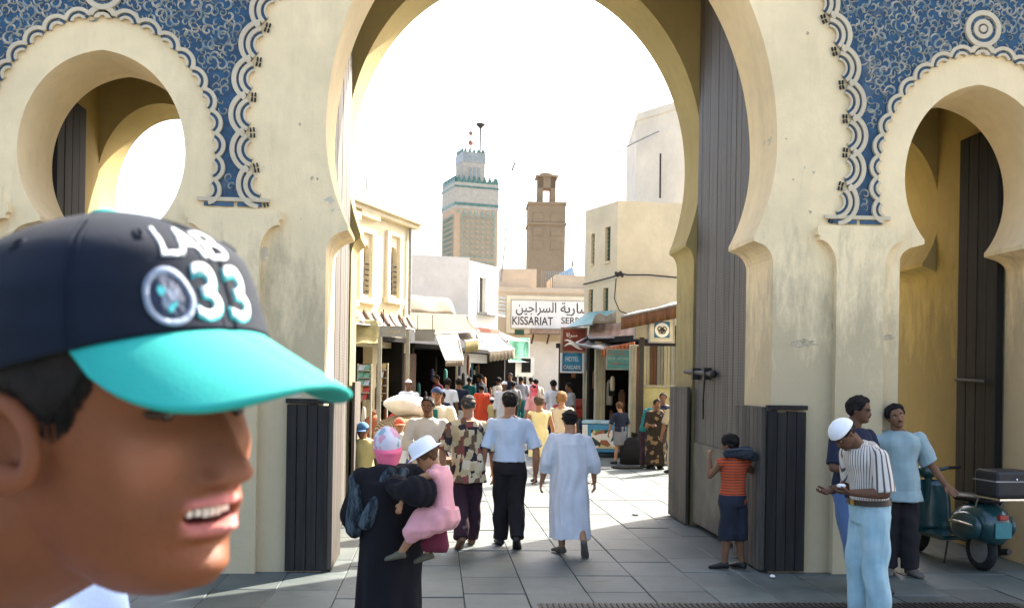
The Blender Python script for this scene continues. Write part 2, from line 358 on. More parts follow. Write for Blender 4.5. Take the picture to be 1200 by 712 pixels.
for sx in (-1, 1):
    lf = walk(band_curve(E1, ZB), .35, .15)
    for i, (p, t) in enumerate(lf):
        if p.y < 6.9: place('double_lobe', big, p, Vector((t.y, -t.x)), sx, XM, -.001 - .0015 * (i % 2), .11)
    cs = XM + sx * 4.41
    for s2 in (-1, 1):
        for i, (p, t) in enumerate(walk(band_curve(E2, ZB), .222, .1)):
            place('scallop', small, p, Vector((t.y, -t.x)), s2, cs, -.001 - .0015 * (i % 2), .06)
    # field of tile
    P = [(sx * p.x + XM, p.y) for p in band_curve(E1, ZB + .03, 60) if p.y < ZT]
    top = P[-1]; out = XM + sx * 7.4
    Q = [(XM + sx * 4.41 + q.x * 1.0, q.y) for q in band_curve(E2, ZB + .03, 50)]
    Q = [(XM + sx * 4.41 + sx * abs(q[0] - XM - sx * 4.41), q[1]) for q in Q]
    Q2 = [(2 * (XM + sx * 4.41) - q[0], q[1]) for q in Q[-2::-1]]
    poly = P + [(out, top[1]), (out, ZB + .03)] + Q + Q2
    MB().prism([poly], XZ, YF - .012, YF + .01).build('tile_field', M_blue, gate)
    # carved arabesques on the tile
    ar = MB(); rg = random.Random(5 + sx); pts = []
    def inside(x, z):
        s_ = abs(x - XM); d = x - cs
        if z < ZB + .1 or z > 6.2: return False
        if s_ < ell(*E1, z) + .17: return False
        if z < E2[1] + E2[2] and abs(d) < ell(*E2, z) + .12: return False
        return s_ < 6.5
    for _ in range(30000):
        x = XM + sx * rg.uniform(1.5, 6.4); z = rg.uniform(ZB, 6.2)
        if not inside(x, z): continue
        if any((x - q[0]) ** 2 + (z - q[1]) ** 2 < .0036 for q in pts): continue
        pts.append((x, z))
    for x, z in pts:
        r = rg.uniform(.032, .07); a0 = rg.uniform(0, 6.28); turn = rg.uniform(3.5, 8) * rg.choice((-1, 1)); n = 11; L = []
        for i in range(n + 1):
            f = i / n; L.append((x + r * (1.15 - f) * math.cos(a0 + turn * f), z + r * (1.15 - f) * math.sin(a0 + turn * f), r * .19 * (1.1 - .6 * abs(2 * f - 1))))
        vs = []
        for i, (px_, pz_, w_) in enumerate(L):
            j = min(i + 1, n); h_ = max(i - 1, 0); t = Vector((L[j][0] - L[h_][0], L[j][1] - L[h_][1])).normalized(); nn = Vector((-t.y, t.x)) * w_
            vs += [(px_ - nn.x, YF - .0125, pz_ - nn.y), (px_, YF - .026, pz_), (px_ + nn.x, YF - .0125, pz_ + nn.y)]
        fs = []
        for i in range(n): fs += [(3 * i, 3 * i + 1, 3 * i + 4, 3 * i + 3), (3 * i + 1, 3 * i + 2, 3 * i + 5, 3 * i + 4)]
        ar.add(vs, fs)
    ar.build('arabesque_carving', M_arab, gate, kind='stuff')
    # knot rings over the side arch, ledge under the tiles
    for r0, r1, y in ((.14, .19, .05), (.055, .1, .044)):
        mb = MB(); q = lambda r: [(math.cos(a) * r, math.sin(a) * r) for a in [i / 28 * 6.2832 for i in range(28)]]
        mb.prism([[(cs + x, 5.60 + z) for x, z in q(r1)], [(cs + x, 5.60 + z) for x, z in q(r0)][::-1]], XZ, YF - y, YF - .005); mb.build('knot_ring', M_trim, gate)
    MB().prism([[(cs + math.cos(i / 20 * 6.2832) * .15, 5.6 + math.sin(i / 20 * 6.2832) * .15) for i in range(20)]], XZ, YF - .02, YF - .005).build('knot_disc', M_band, gate)
    MB().prism([[(cs + math.cos(i / 14 * 6.2832) * .035, 5.6 + math.sin(i / 14 * 6.2832) * .035) for i in range(14)]], XZ, YF - .05, YF - .021).build('knot_boss', M_trim, gate)
    c = XM + sx * 3.13
    for x0, x1 in ((c - .3, c - .02), (c + .02, c + .25)):
        MB().box(x0, YF - .022, 3.562, x1, YF - .002, 3.6).build('blue_strip', M_band, gate)
    MB().box(c - .36, YF - .04, 3.605, c + .33, YF - .002, 3.645).build('ledge', M_trim, gate, bevel=.006)
# ---- door leaves folded back in the passage
M_clad = N('clad_planks'); kk = M_clad
wv = kk.n('ShaderNodeTexWave', bands_direction='Z'); wv.inputs['Scale'].default_value = 9; wv.inputs['Distortion'].default_value = 1.2; kk.l(kk.tc.outputs['Object'], wv.inputs['Vector'])
g = kk.noise(1, 6, .65, kk.vec((22, 22, .8)))
cc = kk.mix(kk.ramp(g, [(.3, 0), (.7, 1)]), (.05, .042, .034), (.125, .108, .088)); oi = kk.n('ShaderNodeObjectInfo')
cc = kk.mix(1, cc, kk.ramp(oi.outputs['Random'], [(0, .8), (1, 1.15)]), 'MULTIPLY'); cc = kk.mix(kk.ramp(kk.noise(1.3, 6), [(.5, 0), (.7, .5)]), cc, (.1, .085, .07))
kk.bump(kk.mix(.45, wv.outputs['Fac'], g), .35, .006); M_clad = kk.done(cc, .62, .4)
def leaf(x, y0, y1, h, n, face, mat, top=0):
    lf = thing('door_leaf', None, None, (0, 0, 0)); lf.parent = gate; lf.location = (x - XM, y0 - YF, 0)
    W_ = (y1 - y0) / n
    for i in range(n):
        d = random.uniform(-.004, .004)
        MB().box(-.04 + d, i * W_ + .004, .06 + random.uniform(0, .02), .04 + d, (i + 1) * W_ - .004, h).build('plank', mat, lf, world=False, bevel=.004)
    return lf
lr = leaf(XM + 2.34, 10.82, 13.1, 7.4, 12, -1, M_clad); ll = leaf(XM - 2.34, 10.82, 13.1, 7.4, 12, 1, M_clad)
MB().box(-.062, .1, .07, -.046, 2.2, 1.12).build('metal_sheet', simple('zinc_sheet', (.10, .088, .07), .55, .35, 3, .3, 30, metal=.3), lr, world=False)
leaf(XM + 5.2, 10.82, 11.66, 4.9, 4, -1, M_wood_dark); leaf(XM - 5.2, 10.82, 11.66, 4.9, 4, 1, M_wood_dark)
mb = MB(); mb.tube([(-.1, 1.2, 2.02), (-.1, 2.55, 2.06)], .03, 8); mb.ball((-.1, 1.18, 2.02), .05)
for y in (1.45, 2.0): mb.box(-.14, y, 1.95, -.04, y + .06, 2.1)
mb.build('bolt_bar', M_iron, lr, world=False, smooth=False)
MB().tube([(-.09, 1.6, 2.0), (-.1, 1.62, 1.7), (-.09, 1.64, 1.45)], .012, 6).build('bolt_chain', M_iron, lr, world=False)
MB().tube([(XM + 5.12, 10.95, 1.98), (XM + 5.12, 11.6, 2.0)], .022, 8).build('bolt_bar', M_iron, gate)
# ---- timber guard boxes round the feet of the great arch
for sx in (-1, 1):
    n = 4; x0 = XM + sx * 2.2; w_ = .40 / n
    gb = thing('guard_box', None, None); gb.parent = gate; gb.location = (x0 - XM, -.06, 0)
    for i in range(n):
        a, b = sorted((sx * (i * w_ + .003), sx * ((i + 1) * w_ - .003))); d = random.uniform(0, .006)
        MB().box(a, d, .02, b, .05, 1.64 + random.uniform(-.02, .01)).build('plank', M_wood_dark, gb, world=False, bevel=.004)
    a, b = sorted((-sx * .01, sx * .41)); MB().box(a, -.012, 1.655, b, .056, 1.7).build('cap_rail', M_wood_dark, gb, world=False, bevel=.005)
    n = 7; w_ = .9 / n
    for i in range(n):
        a, b = sorted((-sx * .05, sx * .003)); MB().box(a, .052 + i * w_ + .003, .02, b, .052 + (i + 1) * w_ - .003, 1.68).build('plank', M_wood, gb, world=False, bevel=.005)
    # cladding on the jamb of the rear arch
    rb = thing('guard_boarding', None, None); rb.parent = gate; rb.location = (XM + sx * 2.24 - XM, 13.1 - YF, 0)
    for i in range(7):
        a, b = sorted((-sx * .04, sx * .0)); MB().box(a, i * .142 + .003, .02, b, (i + 1) * .142 - .003, 1.85).build('plank', M_wood, rb, world=False, bevel=.004)
# scars where the plaster has come off the right-hand pier
M_scar = simple('bare_render', (.46, .38, .25), .95, .35, 18, .8, 40, dist=.02)
for px_, py_, a, b in ((940, 402, .17, .05), (1040, 395, .09, .035), (977, 378, .03, .12)):
    p = at(px_, py_, YF - (.0 if px_ == 940 else .0)); n = 22; rg = random.Random(px_)
    q = [(p.x + math.cos(i / n * 6.2832) * a * rg.uniform(.55, 1.1), p.z + math.sin(i / n * 6.2832) * b * rg.uniform(.5, 1.1)) for i in range(n)]
    MB().prism([q], XZ, YF - .004, YF + .01).build('bare_patch', M_scar, gate)

# small chips and hairline cracks in the plaster
rg = random.Random(21)
for i in range(16):
    px_, py_ = rg.choice(((rg.uniform(915, 1055), rg.uniform(290, 640)), (rg.uniform(335, 380), rg.uniform(120, 460)), (rg.uniform(920, 965), rg.uniform(20, 260)))); p = at(px_, py_, YF)
    if abs(p.x - XM) < 2.3 or (abs(abs(p.x - XM) - 3.13) < .5 and p.z < 3.7): continue
    n = 9; a = rg.uniform(.006, .018); MB().prism([[(p.x + math.cos(j / n * 6.2832) * a * rg.uniform(.5, 1.3), p.z + math.sin(j / n * 6.2832) * a * rg.uniform(.5, 1.6)) for j in range(n)]], XZ, YF - .003, YF + .01).build('chip', M_scar, gate)

# ================================================================ ground
k = N('earth_paving'); v = k.vec(src='World')
gc = k.mix(k.ramp(k.noise(.7, 6, .6, v), [(.3, 0), (.7, 1)]), (.20, .195, .18), (.29, .28, .255)); gc = k.mix(k.ramp(k.noise(6, 5, .6, v), [(.45, 0), (.8, .5)]), gc, (.15, .145, .135))
k.bump(k.noise(40, 4, .6, v), .4, .01); M_ground = k.done(gc, .85, .3)
gr = MB(); gr.add([(-1500, -300, -.03), (1500, -300, -.03), (1500, 2500, -.03), (-1500, 2500, -.03)], [(0, 1, 2, 3)])
prop(gr.build('ground', M_ground), kind='structure')
k = N('paving_stone'); v = k.vec(src='World'); oi = k.n('ShaderNodeObjectInfo')
sc_ = k.mix(k.ramp(k.noise(2.2, 6, .65, v), [(.3, 0), (.7, 1)]), (.060, .074, .066), (.104, .120, .107))
sc_ = k.mix(k.ramp(k.noise(16, 4, .6, v), [(.5, 0), (.75, .4)]), sc_, (.08, .085, .08))
sc_ = k.mix(k.ramp(k.noise(.55, 5, .6, v), [(.52, 0), (.7, .5)]), sc_, (.09, .095, .09))
sc_ = k.mix(1, sc_, k.ramp(oi.outputs['Random'], [(0, .74), (1, 1.18)]), 'MULTIPLY')
st_ = k.ramp(k.noise(1.5, 7, .7, v), [(.60, 0), (.66, 1)]); sc_ = k.mix(k.math('MULTIPLY', st_, .55), sc_, (.05, .05, .045))
k.bump(k.mix(.5, k.noise(9, 4, .6, v), k.noise(70, 4, .6, v)), .45, .008); M_slab = k.done(sc_, .6, .4)
pave = thing('pavement', None, None); pave['kind'] = 'structure'
bmsh = MB().box(-.5, -.5, -.03, .5, .5, 0); o_ = bmsh.build('slab', M_slab, pave, world=False, bevel=0); slab_me = o_.data
mb = MB(); W0, L0 = .56, .74
mb.box(-W0 / 2 + .003, -L0 / 2 + .003, -.04, W0 / 2 - .003, L0 / 2 - .003, 0); q = mb.build('slab', M_slab, pave, world=False); bm = bmesh.new(); bm.from_mesh(q.data)
bmesh.ops.bevel(bm, geom=[e for e in bm.edges if e.verts[0].co.z > -.01 and e.verts[1].co.z > -.01], offset=.005, segments=1, affect='EDGES'); bm.to_mesh(q.data); bm.free()
slab_me = q.data; bpy.data.objects.remove(o_); bpy.data.objects.remove(q)
cells = []
for i in range(-18, 26):
    x = i * W0; off = random.uniform(0, L0)
    for j in range(-1, 76):
        y = 6.95 + j * L0 + off
        if y > 60 or abs(x - 1.16) > 6.2 + max(0, (y - 9)) * .12: continue
        cells.append((x, y))
def vis(x, y):
    w_ = Vector((x, y, 0)) - EYE; d = w_.dot(FW); return d > 8 and -600 < w_.dot(RT) / d * FL < 620
cells.sort(key=lambda c: (not vis(*c), c[1])); rest = MB()
for n, (x, y) in enumerate(cells):
    z = random.uniform(-.004, .004)
    if n < 296:
        o = link('slab', slab_me, pave); o.location = (x, y, z); o.rotation_euler = (random.uniform(-.005, .005), random.uniform(-.005, .005), 0)
    else:
        rest.box(x - W0 / 2 + .006, y - L0 / 2 + .006, -.04, x + W0 / 2 - .006, y + L0 / 2 - .006, z)
rest.build('far_slabs', M_slab, pave, kind='stuff')
# drain channel with a slotted iron grating along the near edge
dr = thing('drain_grating', 'long slotted iron drain grating set in the paving before the gate', 'drain', gnd(900, 711))
y0 = 8.28; mb = MB(); mb.box(.9, y0, -.02, 5.2, y0 + .22, .004).build('frame', M_iron, dr)
mb = MB()
for i in range(84): mb.box(.93 + i * .05, y0 + .02, .005, .955 + i * .05, y0 + .2, .014)
mb.build('grating_bars', M_iron, dr, kind='stuff')
# raised terrace the photographer and the boy stand on
MB().box(-7, -9, -.03, 8, 2.6, .5).build('terrace', M_slab)['kind'] = 'structure'
for i in range(2): MB().box(-7, 2.6 + i * .35, -.03, 8, 2.95 + i * .35, .333 - i * .167).build('step', M_slab)['kind'] = 'structure'
# ================================================================ the street behind the gate
M_lwall = plaster('pale_yellow_wall', (.72, .63, .44), (.45, .38, .28), .3, low=False)
M_pink = plaster('pinkish_white_wall', (.72, .66, .58), (.5, .42, .35), .3, low=False)
M_rwall = plaster('cream_house_wall', (.66, .57, .40), (.32, .27, .19), .45, low=False)
M_tower = plaster('pale_house_wall', (.68, .62, .52), (.4, .36, .3), .45, low=False)
M_tan = plaster('tan_house_wall', (.56, .45, .32), (.3, .24, .18), .5, low=False)
M_white = simple('white_paint', (.78, .75, .68), .7, .06, 3, .1)
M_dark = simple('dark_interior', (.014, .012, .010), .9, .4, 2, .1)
M_green_sh = simple('green_shutter', (.03, .075, .05), .6, .2, 8, .2)
M_glass = simple('window_glass', (.06, .06, .055), .15, .2, 2, 0, spec=.6)
M_brown = woodm('brown_boards', (.16, .075, .04), (.07, .035, .02))
M_grey = simple('grey_metal', (.28, .28, .27), .5, .2, 5, .2, metal=.5)
M_canvas = cloth('cream_canvas', (.27, .22, .15), .12)
M_canvas2 = cloth('white_canvas', (.33, .30, .25), .1)
M_canvas3 = cloth('tan_canvas', (.165, .135, .09), .2)
M_yelltarp = cloth('olive_yellow_tarp', (.40, .33, .14), .25)
M_greentarp = cloth('green_tarp', (.06, .2, .12), .3)
M_orange = cloth('rust_valance', (.42, .14, .06), .2)
M_red = simple('red_paint', (.42, .045, .03), .55, .2, 6, .1)
def corr(name, c, c2):
    k = N(name); col = k.mix(k.ramp(k.noise(3, 6, .65), [(.35, 0), (.7, 1)]), c, c2); return k.done(col, .6, .4)
M_corr = corr('corrugated_tin', (.14, .115, .095), (.30, .27, .23)); M_corrg = corr('green_tin', (.10, .26, .24), (.2, .36, .33)); M_corrb = corr('rusty_tin', (.2, .12, .08), (.32, .22, .16))
def wallpanel(mb, A, D, L, z0, z1, holes, thick):
    A = Vector((A[0], A[1], 0)); D = Vector((D[0], D[1], 0)).normalized(); nn = Vector((-D.y, D.x, 0))     # nn points into the house when D runs left->right seen from the street
    mb.prism([[(0, z0), (L, z0), (L, z1), (0, z1)]] + [h[::-1] for h in holes], lambda u, v, w_: A + D * u + nn * w_ + Vector((0, 0, v)), 0, thick)
def rect(s0, s1, z0, z1): return [(s0, z0), (s1, z0), (s1, z1), (s0, z1)]
def archhole(s0, s1, z0, z1, n=10):
    c, r = (s0 + s1) / 2, (s1 - s0) / 2; zc = z1 - r * 1.15
    return [(s0, z0), (s1, z0)] + [(c + r * math.cos(math.pi * i / n), zc + r * 1.15 * math.sin(math.pi * i / n)) for i in range(n + 1)]
def P3(A, D, s, z, off=0):
    D = Vector((D[0], D[1], 0)).normalized(); nn = Vector((-D.y, D.x, 0)); return Vector((A[0], A[1], 0)) + D * s + nn * off + Vector((0, 0, z))
def pbox(mb, A, D, s0, s1, z0, z1, o0, o1):
    D = Vector((D[0], D[1], 0)).normalized(); nn = Vector((-D.y, D.x, 0)); c = P3(A, D, (s0 + s1) / 2, (z0 + z1) / 2, (o0 + o1) / 2)
    return mb.obox(c, D * (s1 - s0) / 2, nn * (o1 - o0) / 2, (0, 0, (z1 - z0) / 2))
def D2(a, b): d = Vector((b[0] - a[0], b[1] - a[1])); return d.normalized()
def text(body, size, parent, loc, rot, mat, name='lettering', ext=.004, fit=None, align='CENTER', font_scale=(1, 1), bold=0):
    cu = bpy.data.curves.new(name, 'FONT'); cu.body = body; cu.size = size; cu.extrude = ext; cu.align_x = align; cu.align_y = 'CENTER'; cu.offset = bold
    o = bpy.data.objects.new('t', cu); COL.objects.link(o); dg = bpy.context.evaluated_depsgraph_get(); dg.update()
    me = bpy.data.meshes.new_from_object(o.evaluated_get(dg)); bpy.data.objects.remove(o)
    xs = [v.co.x for v in me.vertices]; ys = [v.co.y for v in me.vertices]
    if fit and xs:
        cx_, cy_ = (min(xs) + max(xs)) / 2, (min(ys) + max(ys)) / 2; fx = fit[0] / max(1e-6, max(xs) - min(xs)); fy = fit[1] / max(1e-6, max(ys) - min(ys))
        for v in me.vertices: v.co.x = (v.co.x - cx_) * fx; v.co.y = (v.co.y - cy_) * fy
    me.materials.clear(); ob = link(name, me, parent, [mat]); ob.location = loc; ob.rotation_euler = rot; return ob
# ---------------------------------------------------------------- far left: building with arched windows
A = at(405, 443, 31.7); A = Vector((A.x, A.y, 0)); B = at(480, 443, 36.3); DL = D2(A, B)
A = A - Vector((DL.x, DL.y, 0)) * 2.4; LL = (Vector((B.x, B.y, 0)) - A).length
lb = thing('corner_building', 'cream two storey building with arched upper windows and a heavy cornice', 'building', A)
holes = []; wins = []
for x0, x1, yt, yb in ((404.5, 410, 286, 346), (423, 433.5, 286, 345), (455.5, 466, 289, 346)):
    s0, _ = onpl(x0, 300, A, DL); s1, _ = onpl(x1, 300, A, DL); xm = (x0 + x1) / 2
    zt = onpl(xm, yt, A, DL)[1]; zb = onpl(xm, yb, A, DL)[1]
    if x0 < 410: s0 = s1 - 1.3
    holes.append(archhole(s0, s1, zb, zt)); wins.append((s0, s1, zb, zt))
sg = onpl(440, 385, A, DL)[1]
for i in range(3): s_ = .5 + i * 2.1; holes.append(rect(s_, s_ + 1.7, .15, 2.9))
ztop = onpl(440, 250, A, DL)[1] - .1
mb = MB(); wallpanel(mb, A, DL, LL, 0, ztop, holes, .35); mb.build('wall', M_lwall, lb)
mb = MB(); pbox(mb, A, DL, .05, LL - .4, 0, ztop - .01, .7, 2.6); mb.build('back_volume', M_dark, lb)
mb = MB(); pbox(mb, A, DL, LL - .3, LL, 0, ztop, .36, 2.6); mb.build('side_wall', M_pink, lb)
mb = MB(); pbox(mb, A, DL, -.2, LL + .22, ztop, ztop + .16, -.22, 2.7); pbox(mb, A, DL, -.2, LL + .32, ztop + .16, ztop + .42, -.34, 2.8); pbox(mb, A, DL, -.1, LL + .2, ztop + .42, ztop + .7, -.1, 2.7); mb.build('cornice', M_lwall, lb, bevel=.03)
mb = MB(); pbox(mb, A, DL, 0, LL, 3.75, 3.95, -.14, 0); mb.build('string_course', M_lwall, lb)
for s0, s1, zb, zt in wins:
    f = MB()
    for a, b in ((s0 - .26, s0 - .02), (s1 + .02, s1 + .26)): pbox(f, A, DL, a, b, zb - .1, zt + .35, -.1, 0)
    pbox(f, A, DL, s0 - .26, s1 + .26, zt + .36, zt + .5, -.1, 0); pbox(f, A, DL, s0 - .36, s1 + .36, zt + .85, zt + 1.1, -.2, 0); pbox(f, A, DL, s0 - .36, s1 + .36, zb - .3, zb - .11, -.18, 0)
    wo = f.build('window', M_white if 0 else M_lwall, lb)
    g = MB(); pbox(g, A, DL, s0, s1, zb, zt, .2, .24); g.build('pane', M_glass, wo)
    g = MB(); pbox(g, A, DL, s0, (s0 + s1) / 2 - .25, zb, zt - .25, .12, .16); g.build('shutter', M_brown, wo)
    g = MB()
    for i in range(6): pbox(g, A, DL, s0 + .02, s1 - .02, zb + .1 + i * .18, zb + .14 + i * .18, .02, .05)
    g.build('railing', M_iron, wo)
MB().tube([P3(A, DL, LL - .35, ztop, -.1), P3(A, DL, LL - .35, 3.2, -.1)], .06, 8).build('drainpipe', M_grey, lb)
# ---- its shop awnings, signs, stands (left side of the street)
def awning(name, label, cat, TL, TR, BL, BR, mat, val=0, vmat=None, group=None, sag=.05, n=8, thick=.03, scallop=False, frame=True, ribs=False):
    TL, TR, BL, BR = map(Vector, (TL, TR, BL, BR)); base = (BL + BR) / 2
    t = thing(name, label, cat, (TL + TR) / 2, 0, group); G = []
    for i in range(n + 1):
        row = []
        for j in range(13):
            u, v_ = j / 12, i / n; p = TL.lerp(TR, u).lerp(BL.lerp(BR, u), v_); p.z -= sag * 4 * v_ * (1 - v_) * (.7 + .3 * math.sin(u * 9)) - .012 * math.sin(u * 40) * (1 if ribs else .3)
            row.append(p)
        G.append(row)
    MB().sheet(G).build('canopy', mat, t, solid=thick, smooth=not ribs)
    if val:
        m = 24; V_ = []
        for j in range(m + 1):
            p = BL.lerp(BR, j / m); w_ = .03 * math.sin(j * 2.1); o = (BL - TL).normalized(); o.z = 0; o *= w_
            z = val * (1 if not scallop else (.82 + .18 * abs(math.sin(j / m * math.pi * 7))))
            V_.append((p + o * .3 + Vector((0, 0, .01)), p + o + Vector((0, 0, -z))))
        MB().sheet([[a for a, b in V_], [b for a, b in V_]]).build('valance', vmat or mat, t, solid=.015, smooth=True)
    if frame: MB().tube([BL, BR], .025, 6).build('front_bar', M_grey, t); MB().tube([TL, BL], .02, 6).build('side_arm', M_grey, t); MB().tube([TR, BR], .02, 6).build('side_arm', M_grey, t)
    return t
lsh = 'shop awnings along the left side'
awning('slatted_awning', 'long whitish slatted shop awning under the arched windows', 'awning', at(392, 362, 30.5), at(478, 372, 35.5), at(404, 378, 27.5), at(486, 386, 32.5), M_corr, ribs=True, group=lsh, n=10)
for i in range(9):
    u = i / 8
    p, q = at(396 + 82 * u, 360 + 10 * u, 30.4 + 5 * u), at(406 + 80 * u, 375.5 + 8.5 * u, 27.6 + 4.9 * u)
    prop(MB().tube([p, q], .05, 6).build('awning_batten', [M_white, M_brown][i % 2], [o for o in COL.objects if o.name == 'slatted_awning'][0]))
awning('hanging_tarp', 'olive yellow tarp hung under the slatted awning on the left', 'tarp', at(404, 372, 29.2), at(444, 376, 29.2), at(404, 404, 28.4), at(442, 402, 28.8), M_yelltarp, group=None, sag=.2, frame=False)
awning('long_tan_awning', 'wide tan canvas awning sloping out below the white house', 'awning', at(478, 366, 39), at(546, 369, 41.5), at(487, 392, 34.5), at(562, 388, 37.5), M_canvas3, group=lsh, sag=.12)
awning('drop_awning', 'narrow cream drop awning hanging steeply over a shop', 'awning', at(510, 392, 35.4), at(536, 391, 36.4), at(522, 422, 33.6), at(543, 421, 34.4), M_canvas, val=.22, scallop=True, group=lsh)
awning('striped_awning', 'short cream awning with a striped valance between the two larger cream awnings', 'awning', at(536, 391, 38.2), at(558, 390, 39), at(545, 400, 36.3), at(561, 398, 37), M_canvas, val=.42, vmat=M_yelltarp, group=lsh)
awning('large_awning', 'large cream white awning with a fringed valance farthest along the left side', 'awning', at(560, 391, 42), at(583, 391, 43), at(573, 412, 38.5), at(603, 409, 39.5), M_canvas2, val=.4, vmat=M_canvas, scallop=True, group=lsh)
awning('far_awning', 'small pale awning by the green canopy at the street end', 'awning', at(583, 388, 48), at(606, 397, 50), at(592, 398, 46), at(620, 400, 47), M_canvas2, group=lsh)
awning('green_canopy', 'dark green canopy over a stall below the bilingual sign', 'canopy', at(596, 396, 52), at(620, 396, 52), at(596, 424, 49), at(620, 424, 50), M_greentarp, sag=.3)
awning('pale_tarpaulin', 'pale yellow tarpaulin heaped over the ledge in front of the white house', 'tarp', at(478, 346, 41.5), at(524, 350, 43), at(478, 366, 40.5), at(534, 369, 42), M_canvas, sag=-.25, frame=False)
# shop interiors of the left row: deep boxes with back wall, side walls and goods
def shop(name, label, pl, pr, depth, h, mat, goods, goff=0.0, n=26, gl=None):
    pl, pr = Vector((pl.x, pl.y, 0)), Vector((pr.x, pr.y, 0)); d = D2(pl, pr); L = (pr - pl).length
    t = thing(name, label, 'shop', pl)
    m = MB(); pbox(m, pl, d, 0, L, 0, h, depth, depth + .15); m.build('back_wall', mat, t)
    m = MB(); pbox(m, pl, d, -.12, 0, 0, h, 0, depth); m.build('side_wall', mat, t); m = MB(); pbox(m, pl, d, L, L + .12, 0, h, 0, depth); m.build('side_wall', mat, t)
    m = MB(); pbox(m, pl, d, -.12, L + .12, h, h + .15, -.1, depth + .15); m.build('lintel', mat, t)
    rg = random.Random(name + label); c = 0
    for i in range(n):
        s_ = rg.uniform(.1, L - .1); z = rg.uniform(.3, h - .5); w_ = rg.uniform(.1, .32); hh = rg.uniform(.2, .9); o = rg.uniform(.05, depth * .8)
        m = MB(); r_ = w_ / 2
        c0 = P3(pl, d, s_, z, o); D3 = Vector((d.x, d.y, 0)); n3 = Vector((-d.y, d.x, 0))
        m.loft([(c0 + Vector((0, 0, -hh / 2)), D3 * r_ * 1.15, n3 * .05), (c0 + Vector((0, 0, -hh * .1)), D3 * r_, n3 * .07), (c0 + Vector((0, 0, hh * .35)), D3 * r_ * .95, n3 * .06), (c0 + Vector((0, 0, hh / 2)), D3 * r_ * .35, n3 * .03)], 8)
        m.build(rg.choice(['hanging_garment', 'hanging_bag']), rg.choice(goods), t, smooth=True)
    return t
G1 = [cloth('dull_red_cloth', (.3, .05, .04)), cloth('navy_cloth', (.03, .04, .09)), cloth('beige_cloth', (.5, .42, .3)), cloth('teal_cloth', (.05, .18, .17)), cloth('black_cloth', (.018, .017, .017)), cloth('brown_leather', (.14, .07, .035)), cloth('white_cloth', (.7, .68, .63)), cloth('rust_cloth', (.38, .15, .07)), cloth('khaki_cloth', (.3, .27, .17))]
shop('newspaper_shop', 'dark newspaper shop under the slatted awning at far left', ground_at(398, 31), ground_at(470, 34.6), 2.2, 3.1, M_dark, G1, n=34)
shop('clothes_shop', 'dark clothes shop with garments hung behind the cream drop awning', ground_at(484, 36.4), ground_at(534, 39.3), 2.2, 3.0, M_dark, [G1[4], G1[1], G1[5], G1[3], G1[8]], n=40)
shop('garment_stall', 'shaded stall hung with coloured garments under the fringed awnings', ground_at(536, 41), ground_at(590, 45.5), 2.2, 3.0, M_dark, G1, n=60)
# white house in the middle distance
A = at(478, 443, 43.5); A = Vector((A.x, A.y, 0)); C_ = at(548, 443, 44.2); C_ = Vector((C_.x, C_.y, 0)); E_ = at(582, 443, 46.8); E_ = Vector((E_.x, E_.y, 0))
wh = thing('white_house', 'plain white flat roofed house in the middle distance with one balcony window', 'house', C_)
zt = at(548, 303, 44.2).z
d1, d2 = D2(A, C_), D2(C_, E_); L1, L2 = (C_ - A).length, (E_ - C_).length
m = MB(); pbox(m, A, d1, -4, L1, 0, zt + .05, 0, .4); m.build('side_wall', M_pink, wh)
s0, _ = onpl(561, 340, C_, d2); s1, _ = onpl(568, 340, C_, d2); zb = onpl(565, 367, C_, d2)[1]; zw = onpl(565, 325, C_, d2)[1]
m = MB(); wallpanel(m, C_, d2, L2, 0, zt - .08, [rect(s0, s1, zb, zw), rect(.3, L2 - .3, .1, 2.6)], .35); m.build('wall', M_white, wh)
m = MB(); pbox(m, A, d1, -3.9, L1 - .4, 0, zt - .3, .41, 5); m.build('back_volume', M_pink, wh)
f = MB(); 
for a, b in ((s0 - .1, s0 - .005), (s1 + .005, s1 + .1)): pbox(f, C_, d2, a, b, zb, zw + .1, -.04, .06)
wo = f.build('window', M_pink, wh); g = MB(); pbox(g, C_, d2, s0, s1, zb, zw, .12, .16); g.build('pane', M_glass, wo); g = MB(); pbox(g, C_, d2, s1 + .02, s1 + (s1 - s0) * .9, zb, zw, -.06, -.02); g.build('shutter', M_white, wo)
b_ = MB(); zz = onpl(570, 367, C_, d2)[1]; s2, _ = onpl(581, 360, C_, d2)
pbox(b_, C_, d2, s0 - .1, s2, zz - .12, zz, -.5, 0); b0 = b_.build('balcony', M_grey, wh); b_ = MB()
for q in range(5): pbox(b_, C_, d2, s0 - .1, s2, zz + .05 + q * .17, zz + .1 + q * .17, -.5, -.46)
b_.build('railing', simple('blue_grey_iron', (.12, .17, .2), .5), b0)
m = MB(); pbox(m, C_, d2, 0, L2, onpl(570, 389, C_, d2)[1], onpl(570, 385, C_, d2)[1], -.12, -.003); m.build('red_band', simple('brick_red_paint', (.4, .16, .11)), wh)
